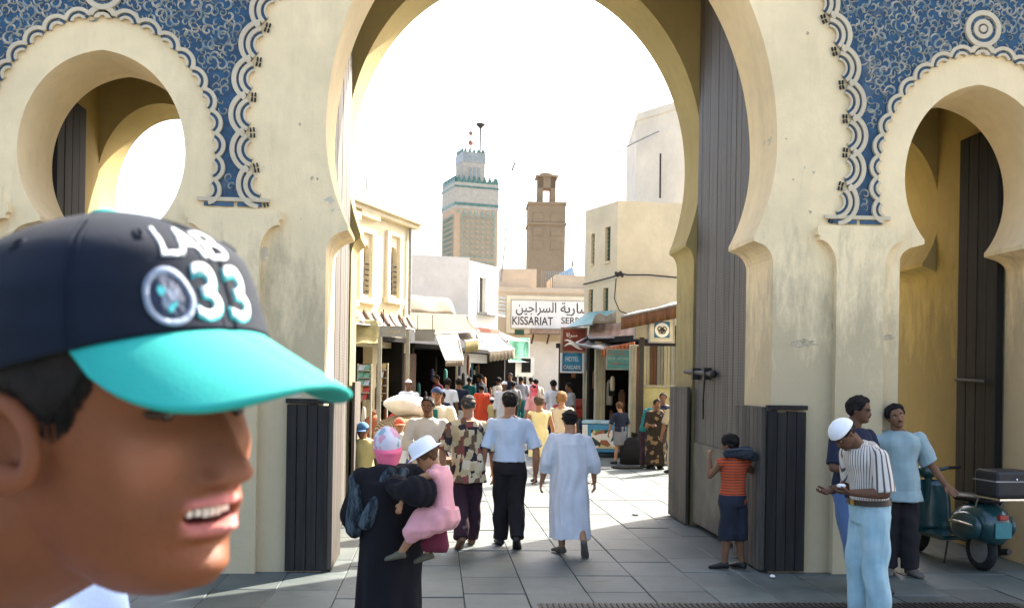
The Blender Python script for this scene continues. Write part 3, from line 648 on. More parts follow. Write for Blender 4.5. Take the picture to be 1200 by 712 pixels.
# house with the bilingual sign closing the view
YS = 58; x0 = at(583, 443, YS).x; x1 = 10.0; zt = at(630, 333, YS).z
sh = thing('sign_house', 'tan flat roofed house at the street end carrying a long bilingual sign', 'house', (x0, YS, 0))
zs = at(640, 400, YS).z
MB().box(x0, YS, zs, x1, YS + 6, zt - .5).build('upper_wall', M_tan, sh); MB().box(x0 - .06, YS - .1, zt - .5, x1, YS + 6, zt - .2).build('cornice', M_tan, sh)
MB().box(at(617, 443, YS).x, YS + .003, 0, x1 - .01, YS + 5.9, zs - .003).build('ground_floor_wall', M_pink, sh)
MB().box(at(583, 443, YS).x, YS + .4, 0, at(617, 443, YS).x - .003, YS + 5.9, zs - .003).build('shop_recess', M_dark, sh)
pz = at(587, 345, YS).z
MB().box(at(592, 443, YS).x, YS - .16, at(640, 391, YS).z, x1 - .5, YS - .003, at(640, 347, YS).z).build('sign_surround', M_lwall, sh)
mb = MB(); mb.box(at(620, 443, YS).x, YS - 1.3, at(640, 390, YS - 1).z - .05, x1 - 2, YS - .18, at(640, 386, YS - 1).z); mb.build('canopy', M_corrb, sh)
for px_ in (622, 640, 657): MB().tube([(at(px_, 443, YS).x, YS - .1, 4.0), (at(px_, 443, YS).x, YS - 1.2, 4.45)], .05, 6).build('bracket', M_brown, sh)
MB().box(at(602, 443, YS).x, YS - .19, at(602, 392, YS).z, at(613, 443, YS).x, YS - .162, at(602, 386, YS).z).build('small_window', M_green_sh, sh)
mm = MB(); mm.box(x0 + .2, YS + 2, zt - .2, x0 + 2.4, YS + 5, zt + 1.1); mm.build('roof_room', M_tan, sh); MB().box(at(650, 443, YS).x, YS + .5, zt - .2, x1, YS + 5, at(660, 322, YS + .5).z).build('roof_room', M_tan, sh)
for i in range(14): MB().tube([(x0 + 2.6 + i * .13, YS + 1, zt - .2), (x0 + 2.6 + i * .13, YS + 1, zt + .9)], .025, 5).build('railing_bar', M_grey, sh)
bs = thing('bilingual_sign', 'long white sign board lettered in Arabic above KISSARIAT SERR', 'sign', (at(597, 443, YS).x, YS - .2, at(640, 386, YS).z))
sx0, sx1 = at(597, 443, YS).x, at(597, 443, YS).x + 7.6; sz0, sz1 = at(640, 386, YS).z + .02, at(640, 352, YS).z
MB().box(sx0, YS - .24, sz0, sx1, YS - .164, sz1).build('board', M_white, bs)
M_ink = simple('black_lettering', (.045, .035, .03), .7, .3, 8, 0)
mb = MB()
for a in ((sx0, sz1 - .04, sx1, sz1), (sx0, sz0, sx1, sz0 + .04), (sx0, sz0 + .04, sx0 + .04, sz1 - .04), (sx1 - .04, sz0 + .04, sx1, sz1 - .04)): mb.box(a[0], YS - .262, a[1], a[2], YS - .241, a[3])
mb.build('border', simple('dull_border', (.35, .3, .24)), bs)
H_ = sz1 - sz0; xl = lambda px_: at(px_, 443, YS).x
def wtext(body, xa, xb, z0_, z1_, y, par, mat, bold=.012, name='lettering'):
    o = text(body, 1, None, (0, 0, 0), (0, 0, 0), mat, name, .005, (xb - xa, z1_ - z0_), bold=bold)
    o.parent = par; o.location = Vector(((xa + xb) / 2, y, (z0_ + z1_) / 2)) - par.location; o.rotation_euler = (R(90), 0, 0); return o
w1 = xl(646.5) - xl(599); 
wtext('KISSARIAT', xl(599), xl(646.5), sz0 + .13 * H_, sz0 + .42 * H_, YS - .246, bs, M_ink)
wtext('SERRAJINE', xl(656), xl(656) + w1 * 1.0, sz0 + .13 * H_, sz0 + .42 * H_, YS - .246, bs, M_ink)
ar1 = '\ufee6\ufef4\ufe9f\ufe8d\ufeae\ufeb4\ufedf\ufe8d'; ar2 = '\ufe94\ufef3\ufead\ufe8e\ufeb4\ufef4\ufed7'
wtext(ar1, xl(603), xl(650), sz0 + .46 * H_, sz0 + .93 * H_, YS - .246, bs, M_ink, .008)
wtext(ar2, xl(655), xl(655) + 2.4, sz0 + .46 * H_, sz0 + .93 * H_, YS - .246, bs, M_ink, .008)
# a hanging dark cloth square on a white board in front of the far wall
nb = thing('notice_board', 'white board with a black square standing before the far wall', 'board', ground_at(615, 50))
p0, p1 = at(604, 441, 50), at(626, 419, 50); MB().box(p0.x, 50, p0.z, p1.x, 50.06, p1.z).build('panel', M_white, nb)
p0, p1 = at(611, 436, 50), at(622, 420, 50); MB().box(p0.x, 49.97, p0.z, p1.x, 49.998, p1.z).build('black_square', M_dark, nb)
for px_ in (606, 624): MB().tube([ground_at(px_, 50.03), ground_at(px_, 50.03) + Vector((0, 0, 2.1))], .04, 6).build('post', M_grey, nb)
rf = thing('tent_roof', 'small blue green pyramid roof behind the sign house', 'roof', (at(671, 443, 66).x, 66, 0))
c = at(671, 312, 66); MB().lathe([(1.5, at(671, 326, 66).z), (1.3, at(671, 325, 66).z), (0.01, c.z)], (c.x, 66, 0), 4).build('pyramid', simple('blue_green_tile', (.2, .3, .36), .5), rf); MB().box(c.x - 1, 65, 0, c.x + 1, 67, at(671, 326, 66).z).build('lantern_wall', M_tan, rf); MB().tube([(c.x, 66, c.z - .1), (c.x, 66, c.z + .35)], .05, 6).build('finial', M_iron, rf)
# ---------------------------------------------------------------- minarets
M_min = plaster('minaret_brick', (.52, .37, .24), (.28, .22, .16), .5, src='Object', scale=.3, low=False)
M_min2 = plaster('old_brick', (.29, .21, .13), (.2, .15, .1), .6, src='Object', scale=.4, low=False)
M_mtile = simple('grey_white_tile', (.43, .39, .32), .8, .12, 2, .2, 8, spec=.1); M_mgreen = simple('green_glazed_tile', (.085, .18, .145), .35, .25, 2, .1, spec=.5); M_seb = simple('greenish_lattice', (.27, .34, .27), .6, .15, 2, 0)
YM = 130; kM = FL / YM
cpx = 530; Lp = at(515, 443, YM + 1.5); Cp = at(530, 443, YM); Rp = at(581, 443, YM + .4)
u = Vector((Rp.x - Cp.x, 0)); wM = 5.95; th = R(16); c0 = Vector((Cp.x, YM, 0)); dR = Vector((math.cos(th), math.sin(th), 0)); dB = Vector((-math.sin(th), math.cos(th), 0))
mi = thing('green_minaret', 'tall square minaret with green tile bands, merlons and lattice panel', 'minaret', c0 + (dR + dB) * wM / 2, th)
zb = lambda y: at(548, y, YM).z
h2 = wM / 2
MB().box(-h2, -h2, 0, h2, h2, zb(244)).build('shaft', M_min, mi, world=False)
MB().box(-h2 - .03, -h2 - .03, zb(244) + .01, h2 + .03, h2 + .03, zb(213)).build('tile_band', M_mtile, mi, world=False)
for y0, y1 in ((240, 237), (219, 217)): MB().box(-h2 - .1, -h2 - .1, zb(y0), h2 + .1, h2 + .1, zb(y1)).build('green_course', M_mgreen, mi, world=False)
mm = MB().prism([[(-.3, 0), (.3, 0), (.3, .3), (.18, .3), (.18, .55), (.08, .55), (.08, .8), (-.08, .8), (-.08, .55), (-.18, .55), (-.18, .3), (-.3, .3)]], XZ, -.15, .15).build('merlon', M_mgreen, mi, world=False)
def ringof(o, h, z, n, sc):
    for s_ in range(4):
        for i in range(n):
            t = -h + h * 2 * (i + .5) / n; q = [(t, -h), (h, t), (t, h), (-h, t)][s_]; copy_to(o, mi, (q[0], q[1], z), (0, 0, s_ * math.pi / 2), (sc,) * 3)
ringof(mm, h2 - .1, zb(213), 8, 1.05)
hl = 1.55
MB().box(-hl, -hl, zb(213), hl, hl, zb(174)).build('lantern', M_mtile, mi, world=False); MB().box(-hl - .06, -hl - .06, zb(186), hl + .06, hl + .06, zb(175)).build('lantern_band', M_mgreen if 0 else simple('blue_grey_tile', (.29, .31, .30), .4, .2, 3, .1), mi, world=False)
ringof(mm, hl - .06, zb(174), 5, .62); bpy.data.objects.remove(mm)
for s_ in (-.5, .1, .7):
    MB().box(s_ - .16, -hl - .05, zb(206), s_ + .16, -hl - .0, zb(192)).build('lantern_window', simple('grey_niche', (.3, .32, .31)), mi, world=False)
MB().lathe([(.05, zb(176)), (.9, zb(176)), (.75, zb(172)), (.2, zb(170)), (.01, zb(169.5))], n=16).build('dome', M_mtile, mi, world=False, smooth=True)
MB().tube([(0, 0, zb(172)), (0, 0, zb(142))], .06, 6).build('finial_rod', M_iron, mi, world=False)
for y, r in ((159.5, .36), (148, .3)): MB().ball((0, 0, zb(y)), r).build('finial_ball', simple('copper_ball', (.3, .16, .11), .4, metal=.5), mi, world=False, smooth=True)
MB().tube([(1.25, -.3, zb(176)), (1.25, -.3, zb(137))], .11, 6).build('mast', M_iron, mi, world=False); MB().lathe([(.15, -.5), (.65, 0), (.6, .1), (.01, .12)], (1.25, -.3, zb(137)), 12).build('mast_head', M_iron, mi, world=False)
def lattice(h, face, x0, x1, z0, z1, nx, nz, mat):
    m = MB(); f = (lambda u, z, o: (u, -h - o, z)) if face == 0 else (lambda u, z, o: (-h - o, -u, z)); dx, dz = (x1 - x0) / nx, (z1 - z0) / nz; t = .1
    for i in range(nx):
        for j in range(nz):
            cx_, cz_ = x0 + (i + .5) * dx, z0 + (j + .5) * dz; q = [(cx_, cz_ - dz * .5), (cx_ + dx * .5, cz_), (cx_, cz_ + dz * .5), (cx_ - dx * .5, cz_)]; q2 = [(cx_ + (a - cx_) * .68, cz_ + (b - cz_) * .68) for a, b in q]
            m.add([f(a, b, .10) for a, b in q] + [f(a, b, .10) for a, b in q2] + [f(a, b, .0) for a, b in q2], [(0, 1, 5, 4), (1, 2, 6, 5), (2, 3, 7, 6), (3, 0, 4, 7), (4, 5, 9, 8), (5, 6, 10, 9), (6, 7, 11, 10), (7, 4, 8, 11)])
    e = .16
    for a, b, c_, d in ((x0 - e, z0 - e, x0, z1 + e), (x1, z0 - e, x1 + e, z1 + e), (x0, z0 - e, x1, z0), (x0, z1, x1, z1 + e)):
        m.add([f(a, b, .12), f(c_, b, .12), f(c_, d, .12), f(a, d, .12)], [(0, 1, 2, 3)])
    m.build('lattice_panel', mat, mi, world=False, kind='stuff')
lattice(h2, 0, -h2 + 1.0, h2 - .6, zb(300), zb(252), 6, 8, M_seb); lattice(h2, 1, -h2 + .8, h2 - .8, zb(300), zb(252), 6, 8, M_seb); lattice(h2, 0, -h2 + 1.0, h2 - .6, zb(345), zb(306), 6, 7, M_seb)
for i in range(7): MB().box(-h2 + .3 + i * .8, -h2 - .08, zb(249.5), -h2 + .75 + i * .8, -h2 - .001, zb(245.5)).build('blind_arch', M_seb, mi, world=False)
YB = 100; c0 = at(639, 443, YB); zc = lambda y: at(639, y, YB).z
mj = thing('brick_minaret', 'shorter brown brick minaret with a small domed lantern', 'minaret', (c0.x, YB + 1.9, 0), R(-2)); h = 1.86
MB().box(-h, -h, 0, h, h, zc(238)).build('shaft', M_min2, mj, world=False)
for y in (238, 262): MB().box(-h - .12, -h - .12, zc(y) - .12, h + .12, h + .12, zc(y) + .14).build('brick_course', M_min2, mj, world=False)
for i in range(3):
    for sx in (-.9, .9): MB().box(sx - .5, -h - .07, zc(292 - i * 16), sx + .5, -h - .001, zc(282 - i * 16)).build('brick_panel', M_min2, mj, world=False)
hl = .92; m = MB()
z0, z1 = zc(236.5), zc(205)
for sx in (-1, 1):
    for sy in (-1, 1): m.box(sx * hl - (.55 if sx > 0 else 0), sy * hl - (.55 if sy > 0 else 0), z0, sx * hl + (.55 if sx < 0 else 0), sy * hl + (.55 if sy < 0 else 0), z1)
m.box(-hl, -hl, zc(218), hl, hl, z1 + .002); m.build('lantern', M_min2, mj, world=False)
MB().box(-hl - .22, -hl - .22, z1 + .003, hl + .22, hl + .22, zc(203)).build('lantern_cornice', M_min2, mj, world=False)
MB().lathe([(.85, zc(203)), (.86, zc(202)), (.7, zc(199.5)), (.35, zc(198)), (.01, zc(197.5))], n=16).build('dome', M_min2, mj, world=False, smooth=True)
mast = thing('antenna_mast', 'thin leaning radio mast on a roof between the two minarets', 'mast', at(588, 322, 60)); MB().tube([at(587, 330, 60), at(602, 192, 60)], [.05, .03], 5).build('pole', M_grey, mast); MB().tube([at(600, 200, 60), at(604, 190, 60)], .07, 5).build('tip', M_grey, mast)
an = thing('roof_aerial', 'thin upright aerial on the roof of the corner building', 'aerial', at(429, 238, 33)); MB().tube([at(429, 240, 33.2), at(430, 204, 33.2)], .025, 5).build('pole', M_grey, an)
# ---------------------------------------------------------------- right-hand house and tower
A = at(683, 443, 29.1); A = Vector((A.x, A.y, 0)); C_ = at(721, 443, 27.3); C_ = Vector((C_.x, C_.y, 0)); E_ = Vector((C_.x + 5, C_.y + .5, 0))
rh = thing('cream_house', 'cream flat roofed house on the right with narrow dark green shuttered windows', 'house', C_)
zt = at(721, 235, 27.3).z; d1, d2 = D2(A, C_), D2(C_, E_); L1 = (C_ - A).length
hs = []; wl = []
for x0, x1, y0, y1 in ((692.5, 696.5, 309, 274), (709, 715, 306, 266), (690.5, 695.5, 371, 339), (707.5, 713.5, 371, 337)):
    s0, s1 = onpl(x0, 300, A, d1)[0], onpl(x1, 300, A, d1)[0]; z0, z1 = onpl((x0 + x1) / 2, y0, A, d1)[1], onpl((x0 + x1) / 2, y1, A, d1)[1]; hs.append(rect(s0, s1, z0, z1)); wl.append((s0, s1, z0, z1))
m = MB(); wallpanel(m, A, d1, L1, 0, zt, hs, .3); m.build('street_wall', M_rwall, rh)
m = MB(); pbox(m, C_, d2, .002, 6, 0, zt, 0, .3); m.build('front_wall', M_rwall, rh)
m = MB(); p = [(A.x + .15, A.y + .35), (C_.x + .4, C_.y + .4), (E_.x + 1, E_.y + .4), (E_.x + 1, E_.y + 6), (A.x + 1, A.y + 6)]; m.prism([p], lambda u, v, w_: (u, v, w_), 0, zt - .3); m.build('back_volume', M_rwall, rh)
for s0, s1, z0, z1 in wl:
    f = MB(); pbox(f, A, d1, s0, s1, z0 - .07, z0 - .002, -.05, .05); wo = f.build('window', M_rwall, rh); pbox(g := MB(), A, d1, s0, s1, z0, z1, .1, .14); g.build('shutter', M_green_sh, wo)
    g = MB(); [pbox(g, A, d1, s0 + .02, s1 - .02, z0 + .05 + i * .12, z0 + .1 + i * .12, .07, .1) for i in range(int((z1 - z0) / .12))]; g.build('louvres', M_green_sh, wo)
cb = [C_ + Vector((-.65, .7, at(690, 331, 28).z)), at(700, 329, 28.2), at(719, 324, 27.15), at(727, 320, 27.2), at(735, 322, 27.2), at(760, 322, 27.25), at(792, 325, 27.3), at(810, 326, 27.4)]
cb[0] = at(684, 333, 28.95)
MB().tube(cb, .022, 6).build('cable', M_iron, rh); MB().tube([at(722, 326, 27.2), at(720, 350, 27.2), at(726, 364, 27.2), at(736, 368, 27.1)], .016, 5).build('cable', M_iron, rh)
for i in range(9): q = at(723 + random.uniform(-1, 8), 321 + random.uniform(-2, 3), 27.12); MB().ball(q, .05, n=6, m=4).build('junction_knot', M_iron, rh)
tw = thing('house_tower', 'tall plain pale rooftop block rising behind the cream house', 'building', ground_at(742, 33)); xa, xb = at(742, 443, 33).x, at(742, 443, 33).x + 4
xr = at(800, 443, 31).x
MB().prism([[(xa, 33), (xr, 31), (xr + 2, 36), (xa + .6, 38)]], lambda u, v, w_: (u, v, w_), 0, at(742, 133, 33).z - .25).build('block', M_tower, tw)
MB().prism([[(xa - .03, 32.98), (xr, 30.95), (xr + 2, 36), (xa + .6, 38)]], lambda u, v, w_: (u, v, w_), at(742, 133, 33).z - .249, at(742, 133, 33).z).build('parapet', M_tower, tw)
MB().tube([at(774, 180, 31.7), at(773.5, 232, 31.7)], .03, 6).build('drainpipe', M_iron, tw)
MB().tube([at(716, 182, 32.6), at(744, 167, 32.6), at(772, 154, 31.6)], .022, 5).build('roof_pole', M_grey, tw)
# ---------------------------------------------------------------- right-hand shop row
def post(px_, yt, Y, w_, label, mat, group='roof posts along the right-hand shops'):
    b = ground_at(px_, Y); t = thing('shop_post', label, 'post', b, 0, group); h = at(px_, yt, Y).z
    MB().box(-w_ / 2, -w_ / 2, 0, w_ / 2, w_ / 2, h).build('shaft', mat, t, world=False, bevel=.01); MB().box(-w_ / 2 - .03, -w_ / 2 - .03, 0, w_ / 2 + .03, w_ / 2 + .03, .3).build('foot', M_greypost, t, world=False); return t
post(685.5, 398, 29, .16, 'slim pale post beside the oval blue hotel sign', M_post); post(701.5, 400, 26.0, .26, 'thick pale post between the hotel sign and the teal board', M_post); post(741, 404, 24, .2, 'pale post at the right edge of the teal board', M_post); post(750, 395, 22.8, .1, 'thin dark post under the sign with rings', M_iron)
rsh = 'shop roofs along the right side'
awning('green_tin_roof', 'green corrugated tin roof above the red sign on the right', 'awning', at(690, 366, 28.3), at(722, 364, 27), at(664, 384, 27), at(694, 380, 26), M_corrg, ribs=True, group=rsh, sag=0)
awning('brown_board_roof', 'brown boarded roof edge under the cream house', 'awning', at(692, 380, 27), at(746, 378, 26.4), at(690, 396, 25.8), at(744, 395, 25), M_corrb, ribs=True, group=rsh, sag=0)
awning('white_tarp_awning', 'sagging white plastic tarp awning with a rust valance', 'awning', at(694, 392, 27), at(742, 399, 26.4), at(674, 402, 25), at(706, 409, 24.2), M_canvas2, sag=.18, group=rsh)
v = thing('rust_valance', 'rust coloured pleated valance hanging under the white tarp', 'valance', at(725, 405, 24.6)); G = [[at(705 + 39 * j / 30, (408 - 8 * j / 30) + r * (10 - 1 * j / 30), 24.3 + .05 * math.sin(j * 1.9)) for j in range(31)] for r in (0, .5, 1)]; MB().sheet(G).build('cloth', M_orange, v, solid=.02, smooth=True)
awning('ragged_awning', 'ragged pale awning with a brown underside beside the ring sign', 'awning', at(748, 368, 24.5), at(800, 354, 24.5), at(728, 371, 22.6), at(793, 357, 22), M_canvas2, val=.3, vmat=M_brown, group=rsh, sag=-.05)
awning('canvas_scrap', 'grey canvas scrap folded on the green tin roof', 'tarp', at(702, 370, 26.5), at(719, 371, 26.4), at(694, 379, 26), at(722, 378, 25.6), M_canvas3, sag=-.15, frame=False)
def board(name, label, x0, y0, x1, y1, Y, mat, edge=.05, fr=M_grey, tilt=0):
    a, b = at(x0, y1, Y), at(x1, y0, Y); t = thing(name, label, 'sign', ((a.x + b.x) / 2, Y, a.z)); W_ = b.x - a.x; H2 = b.z - a.z
    MB().box(-W_ / 2, -.04, 0, W_ / 2, .04, H2).build('panel', mat, t, world=False)
    m = MB(); e = edge
    for q in ((-W_ / 2 - e, -e, W_ / 2 + e, 0), (-W_ / 2 - e, H2, W_ / 2 + e, H2 + e), (-W_ / 2 - e, 0, -W_ / 2, H2), (W_ / 2, 0, W_ / 2 + e, H2)): m.box(q[0], -.06, q[1], q[2], .05, q[3])
    m.build('frame', fr, t, world=False); t.rotation_euler = (0, 0, tilt); return t, W_, H2
def btext(body, t, x, z, w_, h_, mat, y=-.044, bold=.01, name='lettering'):
    o = text(body, 1, None, (0, 0, 0), (0, 0, 0), mat, name, .003, (w_, h_), bold=bold); o.parent = t; o.location = (x, y, z); o.rotation_euler = (R(90), 0, 0); return o
M_sblue = simple('sign_blue', (.03, .13, .22), .5, .15, 3, 0); M_sblue2 = simple('sign_bright_blue', (.05, .25, .37), .5, .15, 3, 0); M_steal = simple('sign_teal', (.07, .22, .22), .6, .2, 4, 0); M_swhite = simple('sign_white', (.75, .74, .7), .6, .06, 3, 0)
t, W_, H2 = board('hotel_sign', 'square blue sign with an oval reading HOTEL CASCADE', 658.5, 412, 682, 434.5, 28.4, M_sblue, fr=M_swhite)
MB().prism([[(math.cos(i / 32 * 6.2832) * W_ * .46, H2 / 2 + math.sin(i / 32 * 6.2832) * H2 * .44) for i in range(32)]], XZ, -.05, -.041).build('oval', M_sblue2, t, world=False)
btext('HOTEL', t, 0, H2 * .62, W_ * .66, H2 * .24, M_swhite, -.054); btext('CASCADE', t, 0, H2 * .2, W_ * .86, H2 * .2, M_swhite, -.054)
t, W_, H2 = board('small_blue_sign', 'small upright blue sign behind the slim post', 687.5, 410, 696.5, 432, 27.6, M_sblue2); btext('H', t, 0, H2 * .68, W_ * .4, H2 * .3, M_swhite); btext('CASCADE', t, 0, H2 * .3, W_ * .8, H2 * .1, M_swhite)
MB().box(-W_ / 2, -.05, 0, W_ / 2, -.041, H2 * .14).build('green_strip', M_mgreen, t, world=False)
t, W_, H2 = board('teal_sign_board', 'teal painted board with faded lines of lettering', 711, 410, 739, 432, 24.3, M_steal, .02)
for i, (z, w_) in enumerate(((.78, .8), (.55, .9), (.3, .7))):
    btext(['\ufee6\ufef4\ufe9f\ufe8d\ufeae\ufeb4', 'BAZAR - ARTISANAT', '\ufe94\ufef3\ufead\ufe8e\ufeb4\ufef4'][i], t, 0, H2 * z, W_ * w_, H2 * .15, simple('faded_red_paint', (.4, .13, .1)) if i != 1 else simple('faded_pale_paint', (.3, .42, .4)))
t, W_, H2 = board('red_drink_sign', 'dark red sign with flowing white script above the hotel sign', 659, 386, 686, 411, 26.9, simple('sign_red', (.17, .03, .025), .5, .2, 3, 0), fr=M_corrb)
btext('\ufe8e\ufedf\ufeae\ufeb4', t, -.05, H2 * .72, W_ * .5, H2 * .24, M_swhite)
for i in range(2):
    MB().tube([(-W_ * .42 + W_ * .8 * f, -.05, H2 * (.22 + .16 * i) + H2 * .12 * math.sin(f * 5 + i)) for f in [j / 14 for j in range(15)]], [.012 + .03 * math.sin(math.pi * j / 14) for j in range(15)], 6).build('script_stroke', M_swhite, t, world=False)
t, W_, H2 = board('ring_sign', 'square light box sign with dark rings in a white disc on blue', 761.5, 374.5, 789, 400, 22.4, simple('box_cream', (.55, .5, .4)), .03, M_grey)
MB().box(-W_ / 2 + .09, -.05, .09, W_ / 2 - .09, -.041, H2 - .05).build('blue_field', M_sblue, t, world=False)
MB().prism([[(math.cos(i / 32 * 6.2832) * W_ * .31, H2 * .52 + math.sin(i / 32 * 6.2832) * W_ * .31) for i in range(32)]], XZ, -.058, -.051).build('white_disc', M_swhite, t, world=False)
for x, z in ((-.11, .05), (.11, .05), (0, .0), (-.055, -.06), (.055, -.06)):
    MB().tube([(x * W_ * .9 + math.cos(i / 18 * 6.2832) * W_ * .09, -.062, H2 * .52 + z * W_ + math.sin(i / 18 * 6.2832) * W_ * .09) for i in range(19)], .012, 5, cap=False).build('ring', M_ink, t, world=False)
t, W_, H2 = board('cream_panel_sign', 'blank cream panel beside the ring sign', 744, 376, 759, 396, 22.9, simple('panel_cream', (.52, .45, .32), .7, .15, 3), .02)
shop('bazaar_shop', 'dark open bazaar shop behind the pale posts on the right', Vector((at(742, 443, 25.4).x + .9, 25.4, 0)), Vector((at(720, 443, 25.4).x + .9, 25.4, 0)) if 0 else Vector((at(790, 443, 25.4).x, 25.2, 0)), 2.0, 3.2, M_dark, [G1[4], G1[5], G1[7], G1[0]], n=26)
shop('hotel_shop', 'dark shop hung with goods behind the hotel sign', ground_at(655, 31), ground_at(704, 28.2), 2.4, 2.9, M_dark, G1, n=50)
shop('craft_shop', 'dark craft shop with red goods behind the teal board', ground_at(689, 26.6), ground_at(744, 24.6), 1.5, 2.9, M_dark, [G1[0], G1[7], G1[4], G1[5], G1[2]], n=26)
# tall shutters of the nearest right-hand shop
for i, (x0, x1, y0, m_) in enumerate(((744, 752, 400, M_brown), (752, 760, 402, M_post), (760, 768, 402, M_brown), (768, 776, 402, M_greypost), (776, 784, 402, M_post), (784, 794, 402, M_greypost))):
    t = thing('shop_shutter', ['first dark brown upright shutter right of the teal board', 'pale green upright shutter next to the dark one', 'second dark brown upright shutter behind the men', 'grey upright shutter behind the leaning men', 'pale upright shutter near the gate jamb', 'grey shutter closest to the gate jamb'][i], 'shutter', ground_at((x0 + x1) / 2, 23.6 - i * .05), 0, 'tall shutters of the nearest right-hand shop')
    W_ = (x1 - x0) / FL * 23.4; n = 2
    for q in range(n): MB().box(-W_ / 2 + q * W_ / n + .006, -.03 + .01 * q, .1, -W_ / 2 + (q + 1) * W_ / n - .006, .03 + .01 * q, 2.75).build('board', m_, t, world=False)
t = thing('yellow_green_panel', 'low yellow green board standing behind the group at the right', 'panel', ground_at(772, 22.9)); W_ = 42 / FL * 22.9; MB().box(-W_ / 2, -.03, .05, W_ / 2, .03, at(772, 454, 22.9).z).build('board', simple('yellow_green_paint', (.40, .36, .17), .7, .2, 3), t, world=False, bevel=.01); MB().box(-W_ / 2 - .03, -.05, at(772, 454, 22.9).z + .002, W_ / 2 + .03, .05, at(772, 454, 22.9).z + .06).build('rail', M_post, t, world=False)
# houses carrying on to the right behind everything
bh = thing('back_house', 'shaded plain house wall beyond the right-hand shops', 'house', (9, 30, 0)); MB().box(6.4, 28.6, 0, 14, 31, 7).build('wall', M_rwall, bh)
bh = thing('back_house', 'tan house wall between the white house and the end of the street', 'house', (3.0, 52, 0)); MB().box(-4, 50.5, 0, at(583, 443, 50.5).x, 57, at(560, 345, 50).z).build('wall', M_tan, bh)
# ---------------------------------------------------------------- street furniture and wares
def rackstand(px_, Y, y0, y1, w_, label, cols):
    b = ground_at(px_, Y); t = thing('magazine_rack', label, 'rack', b, R(-20)); z0, z1 = at(px_, y1, Y).z, at(px_, y0, Y).z
    for s_ in (-1, 1): MB().box(s_ * w_ / 2 - .02, -.02, 0, s_ * w_ / 2 + .02, .02, z1).build('side_rail', M_post, t, world=False)
    MB().box(-w_ / 2, .02, z0, w_ / 2, .05, z1).build('back_panel', M_brown, t, world=False)
    n = 5; rg = random.Random(px_)
    for i in range(n):
        za = z0 + (z1 - z0) * i / n; MB().box(-w_ / 2 + .02, -.12, za, w_ / 2 - .02, .02, za + .03).build('shelf', M_post, t, world=False)
        x = -w_ / 2 + .04
        while x < w_ / 2 - .14:
            ww = rg.uniform(.12, .2); hh = (z1 - z0) / n * rg.uniform(.6, .85); MB().add([(x, -.1, za + .03), (min(x + ww, w_ / 2 - .03), -.1, za + .03), (min(x + ww, w_ / 2 - .03), .0, za + .03 + hh), (x, .0, za + .03 + hh)], [(0, 1, 2, 3)]).build('magazine', rg.choice(cols), t, world=False, solid=.01); x += ww + .01
PP = [simple(n_, c, .5, .35, 9, 0) for n_, c in (('red_print', (.5, .07, .05)), ('white_print', (.72, .7, .66)), ('green_print', (.15, .3, .2)), ('grey_print', (.4, .42, .42)), ('ochre_print', (.55, .38, .15)))]
rackstand(426, 29.3, 426, 469, .42, 'upright rack of colourful magazines at the left shop front', PP); rackstand(447, 31, 425, 470, .34, 'upright rack of ochre cards right of the magazine rack', [PP[4], PP[1], PP[4]])
for x0, x1, y0, y1, Y, lab, lt in ((446, 475, 383, 393.5, 28.6, 'white hanging shop sign with faint lettering under the slatted awning', '\ufeee\ufee8\ufe9f'), (487, 509, 386.5, 398.5, 33, 'plain white hanging panel under the tan awning', None)):
    t, W_, H2 = board('hanging_sign', lab, x0, y0, x1, y1, Y, M_canvas2, .02)
    if lt: btext('\ufee6\ufef4\ufe9f\ufe8d\ufeae\ufeb4\ufedf\ufe8d', t, 0, H2 * .5, W_ * .6, H2 * .5, PP[4])
    for s_ in (-1, 1): MB().tube([(s_ * W_ * .4, 0, H2), (s_ * W_ * .4, 0, H2 + .5)], .012, 4).build('hanger', M_iron, t, world=False)
for px_, yt, Y, w_, lab in ((412, 405, 27.2, .09, 'thin pale post nearest the left gate jamb'), (443.5, 384, 28.8, .1, 'pale post left of the white hanging sign'), (476, 384, 32, .12, 'pale post between the two white hanging signs'), (534, 392, 37, .08, 'thin post under the cream drop awning')): post(px_, yt, Y, w_, lab, M_post, 'awning posts along the left side')
t = thing('brown_shop_door', 'dark brown wooden shop door behind the man in white', 'door', ground_at(478, 35.2), R(65)); 
for i in range(3): MB().box(-.5 + i * .34, -.03, 0, -.17 + i * .34, .03, at(478, 414, 35.2).z).build('board', M_brown, t, world=False)
# blue freezer cart with painted food
t = thing('drinks_freezer', 'blue chest freezer with a painted food picture on its front at right', 'freezer', ground_at(711, 24.9), R(-16)); L_ = .58
MB().box(-L_, -.35, .12, L_, .35, .82).build('body', simple('freezer_blue', (.05, .24, .42), .4, .12, 3, .05), t, world=False, bevel=.03)
MB().box(-L_ - .02, -.37, .825, L_ + .02, .37, .9).build('lid', simple('freezer_lid', (.35, .5, .55), .4), t, world=False, bevel=.02)
k = N('painted_food'); vo = k.n('ShaderNodeTexVoronoi'); vo.inputs['Scale'].default_value = 7; k.l(k.vec(), vo.inputs['Vector'])
M_food = k.done(k.ramp(vo.outputs['Color'], [(0, (.03, .05, .04)), (.3, (.55, .45, .25)), (.5, (.3, .1, .05)), (.65, (.7, .68, .6)), (.85, (.1, .25, .12))], 'CONSTANT'), .5)
MB().box(-L_ * .62, -.372, .22, L_ * .9, -.352, .68).build('painted_picture', M_food, t, world=False)
MB().box(-L_ - .004, -.364, .13, -L_ + .13, -.352, .8).build('white_stripe', M_swhite, t, world=False)
for sx in (-1, 1):
    for sy in (-1, 1): MB().box(sx * (L_ - .15) - .05, sy * .25 - .05, 0, sx * (L_ - .15) + .05, sy * .25 + .05, .119).build('foot', M_iron, t, world=False)
